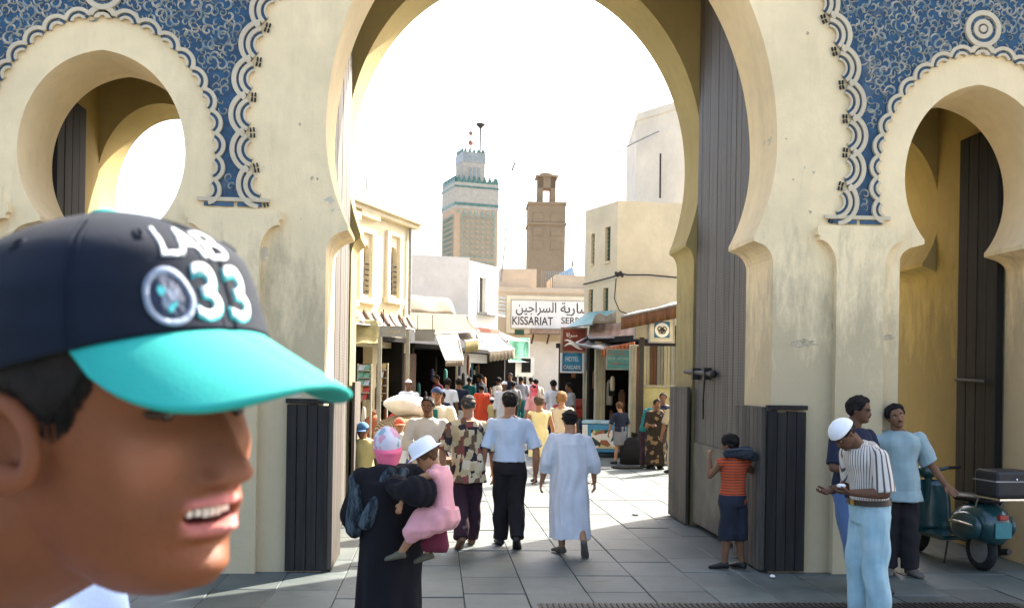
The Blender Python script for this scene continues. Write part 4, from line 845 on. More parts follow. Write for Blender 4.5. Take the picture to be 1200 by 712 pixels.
t = thing('drinks_stall', 'dark red stall counter stacked with crates beyond the freezer', 'stall', ground_at(678, 31), R(10)); MB().box(-.7, -.4, 0, .7, .4, .75).build('counter', M_greypost, t, world=False, bevel=.02); MB().box(-.75, -.45, .752, .75, .45, 1.0).build('red_crates', M_red, t, world=False, bevel=.03)
MB().loft([((0, 0, 1.0), (.6, 0, 0), (0, .35, 0)), ((0, 0, 1.22), (.5, 0, 0), (0, .3, 0)), ((.05, 0, 1.32), (.2, 0, 0), (0, .15, 0))], 14).build('red_cover', G1[0], t, world=False, smooth=True)
t = thing('manhole_board', 'dark flat oval board lying on the street at right', 'board', gnd(735, 548)); MB().prism([[(math.cos(i / 20 * 6.283) * .36, math.sin(i / 20 * 6.283) * .3) for i in range(20)]], lambda u, v, w_: (u, v, w_), .004, .03).build('slab', M_dark, t, world=False); MB().prism([[(-.5 + math.cos(i / 9 * 6.283) * .16, -.1 + math.sin(i / 9 * 6.283) * .07) for i in range(9)]], lambda u, v, w_: (u, v, w_), .004, .012).build('paper_scrap', M_swhite, t, world=False)
for i, (px_, py_) in enumerate(((743, 503), (462, 496), (436, 494))):
    b = gnd(px_, py_ + 40) if i == 0 else ground_at(px_, 28.5 + i)
    t = thing('goods_crate', ['black sack leaning against the woman at right', 'red crate of goods under the magazine racks', 'orange bundle of goods at the foot of the racks'][i], 'goods', b if i else ground_at(740, 22.6)); hh = (.62, .85, .75)[i]
    MB().loft([((0, 0, 0), (.25, 0, 0), (0, .2, 0)), ((0, 0, hh * .4), (.3, 0, 0), (0, .25, 0)), ((.02, 0, hh * .85), (.24, 0, 0), (0, .2, 0)), ((.03, 0, hh), (.1, 0, 0), (0, .08, 0))], 14).build('sack', [G1[4], M_red, M_orange][i], t, world=False, smooth=True)
    MB().tube([(.03, 0, hh), (.06, 0, hh + .1)], [.05, .08], 8).build('tied_neck', [G1[4], M_red, M_orange][i], t, world=False)
# handcart with white sacks
t = thing('handcart', 'wooden two wheeled handcart with a dark woven load', 'cart', ground_at(474, 15.6), R(25)); 
MB().box(-.55, -.9, .62, .55, .7, .7).build('bed', M_brown, t, world=False)
for sx in (-1, 1):
    m = MB(); m.tube([(sx * .62, math.cos(i / 20 * 6.2832) * .4, .42 + math.sin(i / 20 * 6.2832) * .4) for i in range(21)], .03, 6, cap=False)
    wl_ = m.build('wheel', M_iron, t, world=False); m = MB()
    for i in range(6): m.tube([(sx * .62, 0, .42), (sx * .62, math.cos(i * 1.047) * .4, .42 + math.sin(i * 1.047) * .4)], .012, 4)
    m.build('spokes', M_brown, wl_, world=False); MB().tube([(sx * .4, .7, .66), (sx * .38, 1.7, .9)], .03, 6).build('handle', M_brown, t, world=False)
k = N('woven_straw'); wv = k.n('ShaderNodeTexWave'); wv.inputs['Scale'].default_value = 14; wv.inputs['Distortion'].default_value = 3; k.l(k.vec(), wv.inputs['Vector']); M_straw = k.done(k.mix(wv.outputs['Fac'], (.08, .05, .03), (.42, .33, .2)), .9, .1)
lm = remesh(MB().ball((.0, -.1, 1.0), .5, .7, .36), .05, 3, folds(.03, 9, 3)); o = link('woven_load', lm, t, [M_straw])
sk = prop(link('white_sack', remesh(MB().ball((0, 0, 0), .40, .36, .17), .04, 4, folds(.03, 6, 4)), None, [cloth('white_sacking', (.78, .74, .68), .08)]), 'big full white sack lying on top of the handcart', 'sack'); sk.location = ground_at(473, 15.6) + Vector((0, 0, at(473, 474, 15.6).z)); sk.rotation_euler = (0, R(4), R(10))

# litter on the paving
for i, (px_, py_, lab) in enumerate(((745, 603, 'small crumpled paper scrap lying on sunlit paving near the djellaba'), (905, 676, 'torn white wrapper at the foot of the right guard box'), (690, 566, 'dry brown leaf of litter on the paving by the yellow dress'))):
    p = gnd(px_, py_, .006); sc_l = thing('litter', lab, 'litter', p, i * 1.3); link('scrap', remesh(MB().ball((0, 0, .012), .06, .035, .012), .006, 0, folds(.008, 60, i + 3)), sc_l, [[M_swhite, M_swhite, M_brown][i]])
# ================================================================ people: builders
TT = np.array
T_F = (TT([0, .03, .08, .14, .2, .26, .3, .4, .5, .57, .65, .75, .85, .93, .98, 1]), TT([.22, .325, .362, .35, .362, .372, .37, .37, .365, .385, .38, .35, .29, .195, .095, 0]))
T_B = (TT([0, .05, .12, .2, .28, .36, .5, .62, .72, .82, .9, .96, 1]), TT([.02, -.03, -.11, -.22, -.30, -.365, -.43, -.455, -.44, -.375, -.28, -.16, 0]))
T_W = (TT([0, .03, .08, .14, .22, .32, .42, .5, .6, .7, .79, .87, .94, .98, 1]), TT([.06, .115, .165, .21, .25, .285, .31, .322, .332, .335, .31, .25, .165, .085, 0]))
def gs(x, c, s_): return np.exp(-((x - c) / s_) ** 2)
def head_pt(th, t, feat=True, child=0.0):
    """th 0 = straight ahead, t 0 = under the chin .. 1 = crown; in head heights, origin at mid-head"""
    c, s_ = np.cos(th), np.sin(th); w_ = np.interp(t, *T_W); f = np.interp(t, *T_F); b = np.interp(t, *T_B)
    e = .86; x = w_ * np.sign(s_) * np.abs(s_) ** e; cc = np.sign(c) * np.abs(c) ** e
    mid = (f + b) * .5 * 0 + np.where(t < .3, .10 * (1 - t / .3), 0)
    y = np.where(c >= 0, mid + (f - mid) * cc, mid + (mid - b) * cc)
    if feat:
        fr = np.clip(c * 3, 0, 1); ax = np.abs(x)
        nz = np.interp(t, [.27, .295, .318, .34, .37, .43, .49, .54, .57], [0, .045, .10, .118, .105, .072, .04, .012, 0]); sg = np.interp(t, [.3, .34, .4, .5], [.055, .05, .038, .032])
        y = y + fr * (nz * np.exp(-(x / sg) ** 2) + .032 * gs(ax, .065, .022) * gs(t, .317, .022)
            - .042 * gs(ax, .135, .075) * gs(t, .498, .045) + .022 * gs(ax, .135, .048) * gs(t, .495, .028) + .02 * gs(ax, .13, .1) * gs(t, .575, .028)
            + .018 * gs(ax, .2, .07) * gs(t, .41, .08) + .034 * gs(x, 0, .092) * gs(t, .252, .02) + .036 * gs(x, 0, .082) * gs(t, .192, .022)
            - .02 * gs(x, 0, .1) * gs(t, .223, .008) - .016 * gs(x, 0, .11) * gs(t, .145, .022) + .014 * gs(x, 0, .075) * gs(t, .075, .04) - .008 * gs(x, 0, .012) * gs(t, .285, .015))
    return x, y, t - .5
def head_mb(mb, M, hh, nth=44, nt=44, feat=True):
    vs = []; ts = np.concatenate([[0, .012], np.linspace(.03, .94, nt - 5), [.97, .99, .998]])
    for t in ts:
        th = np.linspace(-math.pi, math.pi, nth, endpoint=False); x, y, z = head_pt(th, np.full(nth, t), feat)
        vs += [M @ Vector((x[i] * hh, y[i] * hh, z[i] * hh)) for i in range(nth)]
    n = len(ts); fs = [(i * nth + k, i * nth + (k + 1) % nth, (i + 1) * nth + (k + 1) % nth, (i + 1) * nth + k) for i in range(n - 1) for k in range(nth)]
    fs.append(tuple(range(nth))[::-1]); fs.append(tuple((n - 1) * nth + k for k in range(nth))); mb.add(vs, fs)
    for sx in (-1, 1):
        X = M.to_3x3(); c = M @ Vector((sx * .318 * hh, -.035 * hh, -.02 * hh))
        mb.loft([(c + X @ Vector((sx * hh * .045 * u, hh * (-.055 * (1 - u * .2) * 0 - .028 * u), hh * .0)) , X @ Vector((0, hh * .055 * k_, hh * .012)), X @ Vector((0, 0, hh * .105 * k_))) for u, k_ in ((-.7, .75), (0, .9), (.5, 1.02), (.95, .9), (1.05, .5))], 12)
def hair_obj(root, M, hh, mat, front=.77, side=.46, back=.2, thick=.05, seed=0, name='hair', temple=.62, rough=.016, top=0.0, long=0, line=None):
    nth, nt = (160 if line else 64), 26; vs = []; rg = np.random.RandomState(seed); K = rg.normal(size=(8, 3)) * 16; ph = rg.uniform(0, 6.3, 8)
    for i in range(nt + 1):
        u = i / nt
        for k in range(nth):
            th = -math.pi + 2 * math.pi * k / nth; a = abs(th)
            t0 = float(np.interp(a, [0, .55, .95, 1.25, 1.6, 1.95, 2.4, 3.15], [front, front - .01, temple, side, side + .01, side * .5 + back * .5, back, back])) if line is None else float(np.interp(a, *line)) + .006 * math.sin(th * 61) + .004 * math.sin(th * 137)
            t = t0 + (1 - t0) * u; x, y, z = head_pt(TT([th]), TT([t]), False); p = Vector((x[0], y[0], z[0])); d = Vector((p.x, p.y, max(z[0], 0) * .9)).normalized()
            tap = min(1, u / .16); off = -.012 + (thick + .012) * tap * (1 + top * max(0, t - .7) * 3) + rough * tap * float(np.sin(TT([p.x, p.y, p.z]) @ K.T + ph).sum()) * .5
            q = p + d * off
            if i == nt: q = Vector((0, 0 + .0, .5 + thick * (1 + top * .9)))
            vs.append(M @ (q * hh))
    fs = [(i * nth + k, i * nth + (k + 1) % nth, (i + 1) * nth + (k + 1) % nth, (i + 1) * nth + k) for i in range(nt) for k in range(nth)]
    return MB().add(vs, fs).build(name, mat, root, smooth=True, world=False)
def capsule(mb, p0, p1, r0, r1, n=12, flat=None):
    p0, p1 = Vector(p0), Vector(p1); d = p1 - p0; L = d.length
    if L < 1e-6: return
    d /= L; ref = flat if flat is not None else (Vector((1, 0, 0)) if abs(d.x) < .9 else Vector((0, 1, 0))); x = (ref - d * ref.dot(d)).normalized(); y = d.cross(x); R_ = []
    for o, k in ((-.92, .35), (-.6, .78), (-.25, .96), (0, 1)): R_.append((p0 + d * o * r0, r0 * k))
    R_.append((p0.lerp(p1, .5), (r0 + r1) / 2))
    for o, k in ((0, 1), (.25, .96), (.6, .78), (.92, .35)): R_.append((p1 + d * o * r1, r1 * k))
    mb.loft([(c, x * r, y * r) for c, r in R_], n)
class Fig: pass
def skeleton(H, lean=0, side=0, twist=0, armR=None, armL=None, legR=None, legL=None, hand=None, stoop=0, hx=0, head=(0, 0, 0), w=1.0, neckf=0.0, hfac=7.4, necklen=.022):
    F = Fig(); F.H = H; F.w = w; F.hh = H / hfac; l, sd_ = R(lean), R(side)
    def S(z):
        u = max(0, z - .55); st = R(stoop) * max(0, (z - .7) / .13)
        c = Vector((hx * H + math.sin(sd_) * u * H, math.sin(l + st * .5) * u * H, min(z, .55) * H + math.cos(l + st * .5) * math.cos(sd_) * u * H)); tw = R(twist) * min(1, u / .25)
        xa = Vector((math.cos(tw), math.sin(tw), -math.sin(sd_) if u else 0)).normalized(); up = Vector((math.sin(sd_) if u else 0, math.sin(l + st) if u else 0, math.cos(l + st) if u else 1)).normalized(); ya = up.cross(xa).normalized()
        return c, xa, ya, up
    F.S = S; c, xa, ya, up = S(.782); F.sh = {1: c + xa * .110 * w * H, -1: c - xa * .110 * w * H}; F.xa, F.ya, F.up = xa, ya, up
    F.el, F.wr, F.hip, F.kn, F.an = {}, {}, {}, {}, {}
    for s_, a in ((1, armR), (-1, armL)):
        a = a or ((.035, -.015, -.168), (.012, .045, -.142)); e = Vector(a[0]); f = Vector(a[1]); e.x *= s_; f.x *= s_
        X = lambda v: xa * v.x + ya * v.y + Vector((0, 0, 1)) * v.z
        F.el[s_] = F.sh[s_] + X(e) * H; F.wr[s_] = F.el[s_] + X(f) * H
    pc = S(.5)[0]
    for s_, g in ((1, legR), (-1, legL)):
        g = g or ((.055, .012, .275), (.06, -.012, .042)); F.hip[s_] = pc + Vector((s_ * .05 * H, 0, 0)); F.kn[s_] = Vector((hx * H * 0 + s_ * g[0][0] * H, g[0][1] * H, g[0][2] * H)); F.an[s_] = Vector((s_ * g[1][0] * H, g[1][1] * H, g[1][2] * H))
    F.neck = S(.83)[0]; hy, hp, hr = map(R, head); X = Matrix((xa, ya, up)).transposed().to_4x4()
    rot = X @ Matrix.Rotation(hy, 4, 'Z') @ Matrix.Rotation(-hp, 4, 'X') @ Matrix.Rotation(hr, 4, 'Y')
    F.headc = F.neck + up * necklen * H + ya * (.012 + neckf) * H + rot.to_3x3() @ Vector((0, .02 * H, .065 * H))
    F.HM = Matrix.Translation(F.headc) @ rot; F.hand = hand or {}
    return F
def torso(mb, F, e, z0, z1, fat=1.0, n=18):
    H = F.H; tab = [(.46, .088, .062), (.50, .094, .066), (.55, .092, .064), (.60, .083, .058), (.65, .081, .056), (.70, .088, .06), (.745, .10, .062), (.772, .10, .057), (.795, .082, .05), (.815, .058, .043), (.832, .043, .038), (.845, .036, .034)]
    Z = [z0] + [t[0] for t in tab if z0 + .012 < t[0] < z1 - .006] + [z1]; rings = []
    for z in Z:
        rx = np.interp(z, [t[0] for t in tab], [t[1] for t in tab]) * F.w; ry = np.interp(z, [t[0] for t in tab], [t[2] for t in tab]) * fat; c, xa, ya, up = F.S(z)
        rings.append((c, xa * (rx * H + e), ya * (ry * H + e)))
    mb.loft(rings, n)
def hands(mb, F, fine):
    H = F.H
    for s_ in (1, -1):
        o = F.hand.get(s_, {}); wr = F.wr[s_]; d = Vector(o['d']).normalized() if 'd' in o else (wr - F.el[s_]).normalized()
        pn = Vector(o.get('n', (-s_, 0.0, -.15))); pn = (pn - d * pn.dot(d)).normalized(); l = d.cross(pn).normalized()
        if 'th' in o:
            if l.dot(Vector(o['th'])) < 0: l = -l
        elif l.y < 0: l = -l
        curl = o.get('curl', 35); k = H / 1.75
        mb.loft([(wr - d * .012 * k, l * .024 * k, pn * .019 * k), (wr + d * .02 * k, l * .032 * k, pn * .016 * k), (wr + d * .06 * k, l * .041 * k, pn * .014 * k), (wr + d * .088 * k, l * .04 * k, pn * .012 * k), (wr + d * .096 * k, l * .03 * k, pn * .007 * k)], 12)
        for i, (u, L) in enumerate(((.029, .068), (.0095, .078), (-.0105, .072), (-.029, .056))):
            b = wr + d * (.088 - .004 * abs(i - 1)) * k + l * u * k * (1.12 if fine else 1); a = R(curl * (.6 + .12 * i)); r = .0088 * k; p = [b]; dd = d
            for j, fr in enumerate((.45, .32, .23)):
                dd = (d * math.cos(a * (j + .6)) + pn * math.sin(a * (j + .6))); p.append(p[-1] + dd * L * fr * k)
            if fine:
                for j in range(3): capsule(mb, p[j], p[j + 1], r * (1 - .08 * j), r * (.93 - .1 * j), 8)
            else: capsule(mb, p[0], p[2], r * 1.25, r * 1.1, 6); capsule(mb, p[2], p[3], r * 1.1, r, 6)
        b = wr + d * .022 * k + l * .026 * k; td = (d * .62 + l * .62 + pn * .35).normalized(); t2 = (d * .85 + l * .2 + pn * .4).normalized(); m1 = b + td * .042 * k; capsule(mb, b, m1, .0125 * k, .0105 * k, 8); capsule(mb, m1, m1 + t2 * .034 * k, .0105 * k, .0085 * k, 8)
def body_mesh(F, vox, fat=1.0, feet=True, arms=True, legs=True):
    mb = MB(); H = F.H; k = H; torso(mb, F, -.006, .47, .835, fat)
    if arms:
        for s_ in (1, -1):
            c = F.S(.76)[0].lerp(F.sh[s_], .5); capsule(mb, c, F.sh[s_], .038 * k, .030 * k); capsule(mb, F.S(.815)[0].lerp(F.sh[s_], .12), F.sh[s_], .027 * k, .026 * k); capsule(mb, F.sh[s_], F.el[s_], .031 * k, .023 * k); capsule(mb, F.el[s_], F.el[s_].lerp(F.wr[s_], .3), .023 * k, .0245 * k); capsule(mb, F.el[s_].lerp(F.wr[s_], .3), F.wr[s_], .0245 * k, .0155 * k)
        hands(mb, F, vox <= .0075)
    if legs:
        for s_ in (1, -1):
            capsule(mb, F.hip[s_], F.kn[s_], .05 * k, .034 * k); q = F.kn[s_].lerp(F.an[s_], .32); capsule(mb, F.kn[s_], q, .033 * k, .035 * k); capsule(mb, q, F.an[s_], .035 * k, .021 * k)
            if feet: foot(mb, F, s_, .0)
    capsule(mb, F.neck - F.up * .03 * k, F.HM @ Vector((0, -.10 * F.hh, -.22 * F.hh)), .036 * k, .034 * k); head_mb(mb, F.HM, F.hh)
    return remesh(mb, vox, 2)
def foot_axes(F, s_):
    o = F.foot.get(s_, {}) if hasattr(F, 'foot') else {}; yaw = R(o.get('yaw', -8 * s_)); pit = R(o.get('pitch', 0))
    f = Vector((-math.sin(yaw), math.cos(yaw), 0)); d = (f * math.cos(pit) - Vector((0, 0, 1)) * math.sin(pit)).normalized(); x = Vector((f.y, -f.x, 0)); u = x.cross(d)
    return d, x, u
def foot(mb, F, s_, e, n=12, sole=False):
    d, x, u = foot_axes(F, s_); k = F.H / 1.75; a = F.an[s_]; A = a - u * (F.H * .042 - .006)
    prof = [(-.062, .012, .012, .03), (-.055, .03, .03, .035), (-.02, .036, .046, .05), (.04, .038, .042, .044), (.1, .044, .03, .03), (.15, .047, .024, .024), (.185, .038, .018, .018), (.2, .015, .009, .012)]
    mb.loft([(A + d * y * k + u * (zc * k), x * (w_ * k + e), u * (min(zh, zc) * k + e)) for y, w_, zh, zc in prof], n)
def shoes(root, F, mat, e=.006, name='shoe'):
    for s_ in (1, -1):
        mb = MB(); foot(mb, F, s_, e, 14); o = mb.build(name, mat, root, smooth=True, world=False)
def shirt(root, F, mat, z0=.48, sleeve=.6, e=.022, fat=1.0, vox=.012, name='shirt', seed=1, flare=.012, collar=False, fold=.009, hem=0.0, z1=.822):
    mb = MB(); H = F.H; torso(mb, F, e, z0, z1, fat)
    if hem: c, xa, ya, up = F.S(z0); mb.loft([(c - Vector((0, 0, hem)), xa * (.1 * F.w * H + e + .012), ya * (.07 * H * fat + e + .012)), (c + Vector((0, 0, .05)), xa * (.095 * F.w * H + e), ya * (.067 * H * fat + e))], 18)
    for s_ in (1, -1):
        c = F.S(.76)[0].lerp(F.sh[s_], .5); capsule(mb, c, F.sh[s_], .04 * H + e * .3, .030 * H + e * .5); capsule(mb, F.S(.808)[0].lerp(F.sh[s_], .22), F.sh[s_], .026 * H + e * .3, .027 * H + e * .4)
        if sleeve <= 1: 
            if sleeve > 0: q = F.sh[s_].lerp(F.el[s_], sleeve); tube_cone(mb, F.sh[s_], q, .030 * H + e * .6, .028 * H + flare + e * .4)
        else:
            capsule(mb, F.sh[s_], F.el[s_], .033 * H + e * .7, .026 * H + e * .6); tube_cone(mb, F.el[s_], F.el[s_].lerp(F.wr[s_], sleeve - 1), .026 * H + e * .6, .02 * H + flare * .7 + e * .2)
    if collar: c, xa, ya, up = F.S(.83); mb.loft([(c - up * .025, xa * (.045 * H), ya * (.045 * H)), (c + up * .012 + ya * .004, xa * .037 * H, ya * .038 * H)], 14)
    return link(name, remesh(mb, vox, 2, folds(fold, 24, seed)), root, [mat])
def tube_cone(mb, p0, p1, r0, r1, n=12):
    p0, p1 = Vector(p0), Vector(p1); d = (p1 - p0).normalized(); ref = Vector((1, 0, 0)) if abs(d.x) < .9 else Vector((0, 1, 0)); x = (ref - d * ref.dot(d)).normalized(); y = d.cross(x)
    mb.loft([(p0 - d * r0 * .8, x * r0 * .55, y * r0 * .55), (p0, x * r0, y * r0), (p0.lerp(p1, .5), x * (r0 + r1) / 2, y * (r0 + r1) / 2), (p1, x * r1, y * r1)], n)
def trousers(root, F, mat, z1=.57, e=.014, hem=.06, wide=1.0, vox=.012, name='trousers', seed=2, fold=.010, upto=1.0, fat=1.0):
    mb = MB(); H = F.H; torso(mb, F, e, .465, z1, fat)
    for s_ in (1, -1):
        capsule(mb, F.hip[s_], F.kn[s_], .054 * H + e * .7, .038 * H * wide + e)
        if upto > 0: q = F.kn[s_].lerp(F.an[s_], upto); tube_cone(mb, F.kn[s_], q, .038 * H * wide + e, .03 * H * wide + e + .006)
    return link(name, remesh(mb, vox, 2, folds(fold, 22, seed, .6)), root, [mat])
def skirt(root, F, mat, z1, z0, r0, r1, ry=.75, vox=.012, name='skirt', seed=3, fold=.008, dy=0.0, dx=0.0, mid=None):
    mb = MB(); H = F.H; n = 6; rings = []
    for i in range(n + 1):
        u = i / n; z = z1 + (z0 - z1) * u; c = F.S(max(z, .3))[0].copy(); c.z = z * H if z < .55 else c.z; c.y += dy * u; c.x += dx * u; r = r0 + (r1 - r0) * u
        if mid: r += mid * math.sin(math.pi * u)
        rings.append((c, Vector((r, 0, 0)), Vector((0, r * ry, 0))))
    mb.loft(rings, 22); return link(name, remesh(mb, vox, 2, folds(fold, 26, seed, .12)), root, [mat])
def robe(root, F, mat, z0=.1, r1=.24, sleeve=1.6, e=.03, vox=.012, name='robe', seed=4, fold=.016, dy=0, ry=.75, cuff=.03, fat=1.0, r_mid=None):
    mb = MB(); H = F.H; torso(mb, F, e, .5, .824, fat); rings = []; n = 9; rm = r_mid or (.094 * F.w * H + e)
    for i in range(n + 1):
        u = i / n; z = .76 + (z0 - .76) * u; c = F.S(max(z, .4))[0].copy(); c.z = z * H if z < .55 else c.z; c.y += dy * u ** 1.5; r = rm + (r1 - rm) * u ** .9
        rings.append((c, Vector((r, 0, 0)), Vector((0, r * ry, 0))))
    mb.loft(rings, 24)
    for s_ in (1, -1):
        c = F.S(.77)[0].lerp(F.sh[s_], .5); capsule(mb, c, F.sh[s_], .04 * H + e * .3, .032 * H + e * .5); capsule(mb, F.S(.808)[0].lerp(F.sh[s_], .22), F.sh[s_], .026 * H + e * .3, .028 * H + e * .4); capsule(mb, F.sh[s_], F.el[s_], .032 * H + e * .6, .03 * H + e * .7); tube_cone(mb, F.el[s_], F.el[s_].lerp(F.wr[s_], sleeve - 1), .03 * H + e * .7, .022 * H + cuff)
    return link(name, remesh(mb, vox, 2, folds(fold, 20, seed, .14)), root, [mat])
def cap_hat(root, F, mat, brimmat=None, name='cap', tcut=.68, thick=.05, brim=.3, nth=48, dome=1.0):
    M, hh = F.HM, F.hh; vs = []; nt = 14
    for i in range(nt + 1):
        u = i / nt
        for k in range(nth):
            th = -math.pi + 2 * math.pi * k / nth; t = tcut - .02 * math.cos(th) * 0 + (1 - tcut) * u; x, y, z = head_pt(TT([th]), TT([min(t, .999)]), False); p = Vector((x[0], y[0], z[0])); d = Vector((p.x, p.y, max(p.z, 0) * .8)).normalized()
            q = p + d * thick * dome; q.z += thick * .5 * u
            if i == nt: q = Vector((0, 0, .5 + thick * 1.5))
            vs.append(M @ (q * hh))
    fs = [(i * nth + k, i * nth + (k + 1) % nth, (i + 1) * nth + (k + 1) % nth, (i + 1) * nth + k) for i in range(nt) for k in range(nth)]
    o = MB().add(vs, fs).build(name, mat, root, smooth=True, world=False, solid=.006)
    if brim:
        G = []
        for i in range(7):
            row = []
            for j in range(17):
                a = -1.05 + 2.1 * j / 16; x, y, z = head_pt(TT([a]), TT([tcut]), False); u = i / 6; p = Vector((x[0], y[0], z[0])); d = Vector((p.x * .5, p.y, 0)).normalized(); q = p + d * (thick * .7 + brim * u * math.cos(a) ** .7); q.z += -.05 * u - .22 * (x[0]) ** 2 * 2 - .0 ; row.append(M @ (q * hh))
            G.append(row)
        MB().sheet(G).build('brim', brimmat or mat, o, smooth=True, world=False, solid=.005)
    return o
def bucket(root, F, mat):
    M, hh = F.HM, F.hh; mb = MB(); prof = [(.74, .10), (.72, .12), (.535, .19), (.53, .22), (.52, .40), (.49, .54), (.38, .63), (.15, .66), (.001, .665)]
    mb.loft([(M @ Vector((0, -.03 * hh, z * hh)), (M.to_3x3() @ Vector((r * .9 * hh, 0, 0))), (M.to_3x3() @ Vector((0, r * hh, 0)))) for r, z in prof], 28); return mb.build('sun_hat', mat, root, smooth=True, world=False)
def eyes(root, F, white, irisc, brow=None):
    M, hh = F.HM, F.hh
    for s_ in (1, -1):
        x, y, z = head_pt(TT([.40 * s_]), TT([.495])); c = M @ Vector((.135 * s_ * hh, (y[0] - .028) * hh, -.004 * hh)); X = M.to_3x3()
        o = MB().loft([(c + X @ Vector((0, hh * .05 * math.sin(a), 0)), X @ Vector((hh * .055 * math.cos(a), 0, 0)), X @ Vector((0, 0, hh * .02 * math.cos(a)))) for a in (-1.4, -.8, 0, .6, 1.1, 1.45)], 12).build('eye', white, root, smooth=True, world=False)
        MB().ball(c + X @ Vector((0, hh * .036, 0)), hh * .02, n=8, m=6).build('iris', irisc, o, smooth=True, world=False)
        if brow is not None:
            P_ = []
            for u in (0, .33, .66, 1):
                xx = (.06 + .16 * u) * s_; a = math.atan2(xx, .36); x2, y2, z2 = head_pt(TT([a]), TT([.585 + .02 * math.sin(u * 2.6)])); P_.append(M @ Vector((x2[0] * hh, (y2[0] + .004) * hh, z2[0] * hh)))
            MB().tube(P_, [hh * .012, hh * .02, hh * .018, hh * .008], 6).build('eyebrow', brow, root, world=False)
def moustache(root, F, mat):
    M, hh = F.HM, F.hh; P_ = []
    for j in range(9):
        a = -.3 + .6 * j / 8; x, y, z = head_pt(TT([a]), TT([.272 - .012 * abs(j - 4) / 2])); P_.append(M @ Vector((x[0] * hh, (y[0] + .006) * hh, z[0] * hh)))
    MB().tube(P_, [hh * (.01 + .022 * math.sin(math.pi * j / 8)) for j in range(9)], 8).build('moustache', mat, root, smooth=True, world=False)
SK = {'tan': skinm('tan_skin', (.36, .19, .11)), 'brown': skinm('brown_skin', (.20, .10, .055)), 'light': skinm('light_skin', (.50, .30, .20)), 'dark': skinm('dark_skin', (.13, .065, .038)), 'child': skinm('child_skin', (.36, .19, .10))}
def hairm(name, c): 
    k = N(name); k.bump(k.noise(90, 3, .7, k.vec((1, 1, .5))), .9, .006); return k.done(k.mix(k.ramp(k.noise(30, 4), [(.35, 0), (.7, 1)]), dark(c, .6), dark(c, 1.4)), .75, .12)
HB = hairm('black_hair', (.016, .013, .012)); HG = hairm('greying_hair', (.06, .055, .05)); HBR = hairm('brown_hair', (.12, .06, .03)); HBL = hairm('fair_brown_hair', (.26, .14, .06))
EW = simple('eye_white', (.62, .58, .52), .3, .05, 3, 0, spec=.5); EI = simple('dark_iris', (.03, .018, .012), .2, .1, 3, 0, spec=.6)
def fig(label, loc, heading, group='people in the street', **kw):
    root = thing('person', label, 'person', loc, R(heading), group); F = skeleton(**{k_: v for k_, v in kw.items() if k_ not in ('skin', 'vox', 'fat', 'foot', 'bodykw')}); F.foot = kw.get('foot', {}); F.vox = kw.get('vox', .012); F.fat = kw.get('fat', 1.0)
    link('body', body_mesh(F, F.vox, F.fat, **kw.get('bodykw', {})), root, [kw.get('skin', SK['tan'])]); return root, F
def walk_pose(ph, a=1.0):          # ph +1: right leg forward
    f = ((.045, .075 * a, .285), (.045, .11 * a, .042)); b = ((.05, .0, .27), (.05, -.13 * a, .075)); 
    return dict(legR=f if ph > 0 else b, legL=b if ph > 0 else f, foot={(-1 if ph > 0 else 1): {'pitch': 35}})
# ================================================================ people: who is where
def tall(px, y, Y): return at(px, y, Y).z
def gp(px, Y): return ground_at(px, Y)
C = {n_: cloth(n_, c) for n_, c in dict(pale_blue_cotton=(.50, .57, .66), white_cotton=(.72, .72, .72), djellaba_cotton=(.58, .58, .60), yellow_dress_cloth=(.78, .66, .36), maroon_trouser=(.045, .022, .03), black_trouser=(.022, .019, .02), black_robe=(.011, .010, .012), navy_cotton=(.02, .024, .045), pale_pink_cotton=(.72, .33, .34), beige_cotton=(.52, .45, .35), off_white_cotton=(.66, .60, .50), grey_blue_tee=(.27, .36, .37), orange_red_robe=(.68, .08, .03), dark_teal_cotton=(.02, .14, .13), khaki_cotton=(.33, .28, .18), grey_cotton=(.28, .28, .30), pale_yellow_cotton=(.62, .52, .22), dark_short=(.025, .028, .04), grey_skirt=(.20, .20, .21), maroon_leather=(.16, .03, .05), red_cotton=(.45, .06, .05), blue_denim=(.08, .13, .24)).items()}
k = N('light_jeans'); cj = k.mix(k.ramp(k.noise(5, 4), [(.3, 0), (.7, 1)]), (.26, .41, .46), (.40, .55, .60)); k.bump(k.noise(300, 2), .3, .003); M_jeans = k.done(cj, .85, .15)
k = N('striped_cotton'); sp = k.n('ShaderNodeSeparateXYZ'); k.l(k.tc.outputs['Object'], sp.inputs[0]); an_ = k.math('ARCTAN2', k.math('ADD', sp.outputs[1], -.03), sp.outputs[0]); st_ = k.math('SINE', k.math('MULTIPLY', an_, 46)); M_stripe = k.done(k.mix(k.ramp(st_, [(.45, 0), (.75, 1)]), (.60, .55, .48), (.10, .08, .08)), .85, .15)
k = N('patterned_shirt_cloth'); vo = k.n('ShaderNodeTexVoronoi', distance='CHEBYCHEV'); vo.inputs['Scale'].default_value = 15; k.l(k.vec((1, 1, .8)), vo.inputs['Vector']); M_patt = k.done(k.ramp(vo.outputs['Color'], [(0, (.55, .44, .27)), (.34, (.62, .52, .36)), (.38, (.03, .025, .03)), (.54, (.22, .06, .05)), (.60, (.48, .36, .2)), (.74, (.14, .08, .05)), (.88, (.66, .58, .42))], 'CONSTANT'), .8, .2)
k = N('floral_scarf'); vo = k.n('ShaderNodeTexVoronoi'); vo.inputs['Scale'].default_value = 22; k.l(k.vec(), vo.inputs['Vector']); M_floral = k.done(k.ramp(vo.outputs['Color'], [(0, (.60, .56, .60)), (.45, (.62, .32, .38)), (.6, (.62, .60, .62)), (.78, (.25, .38, .42)), (.88, (.66, .62, .6))], 'CONSTANT'), .85, .1)
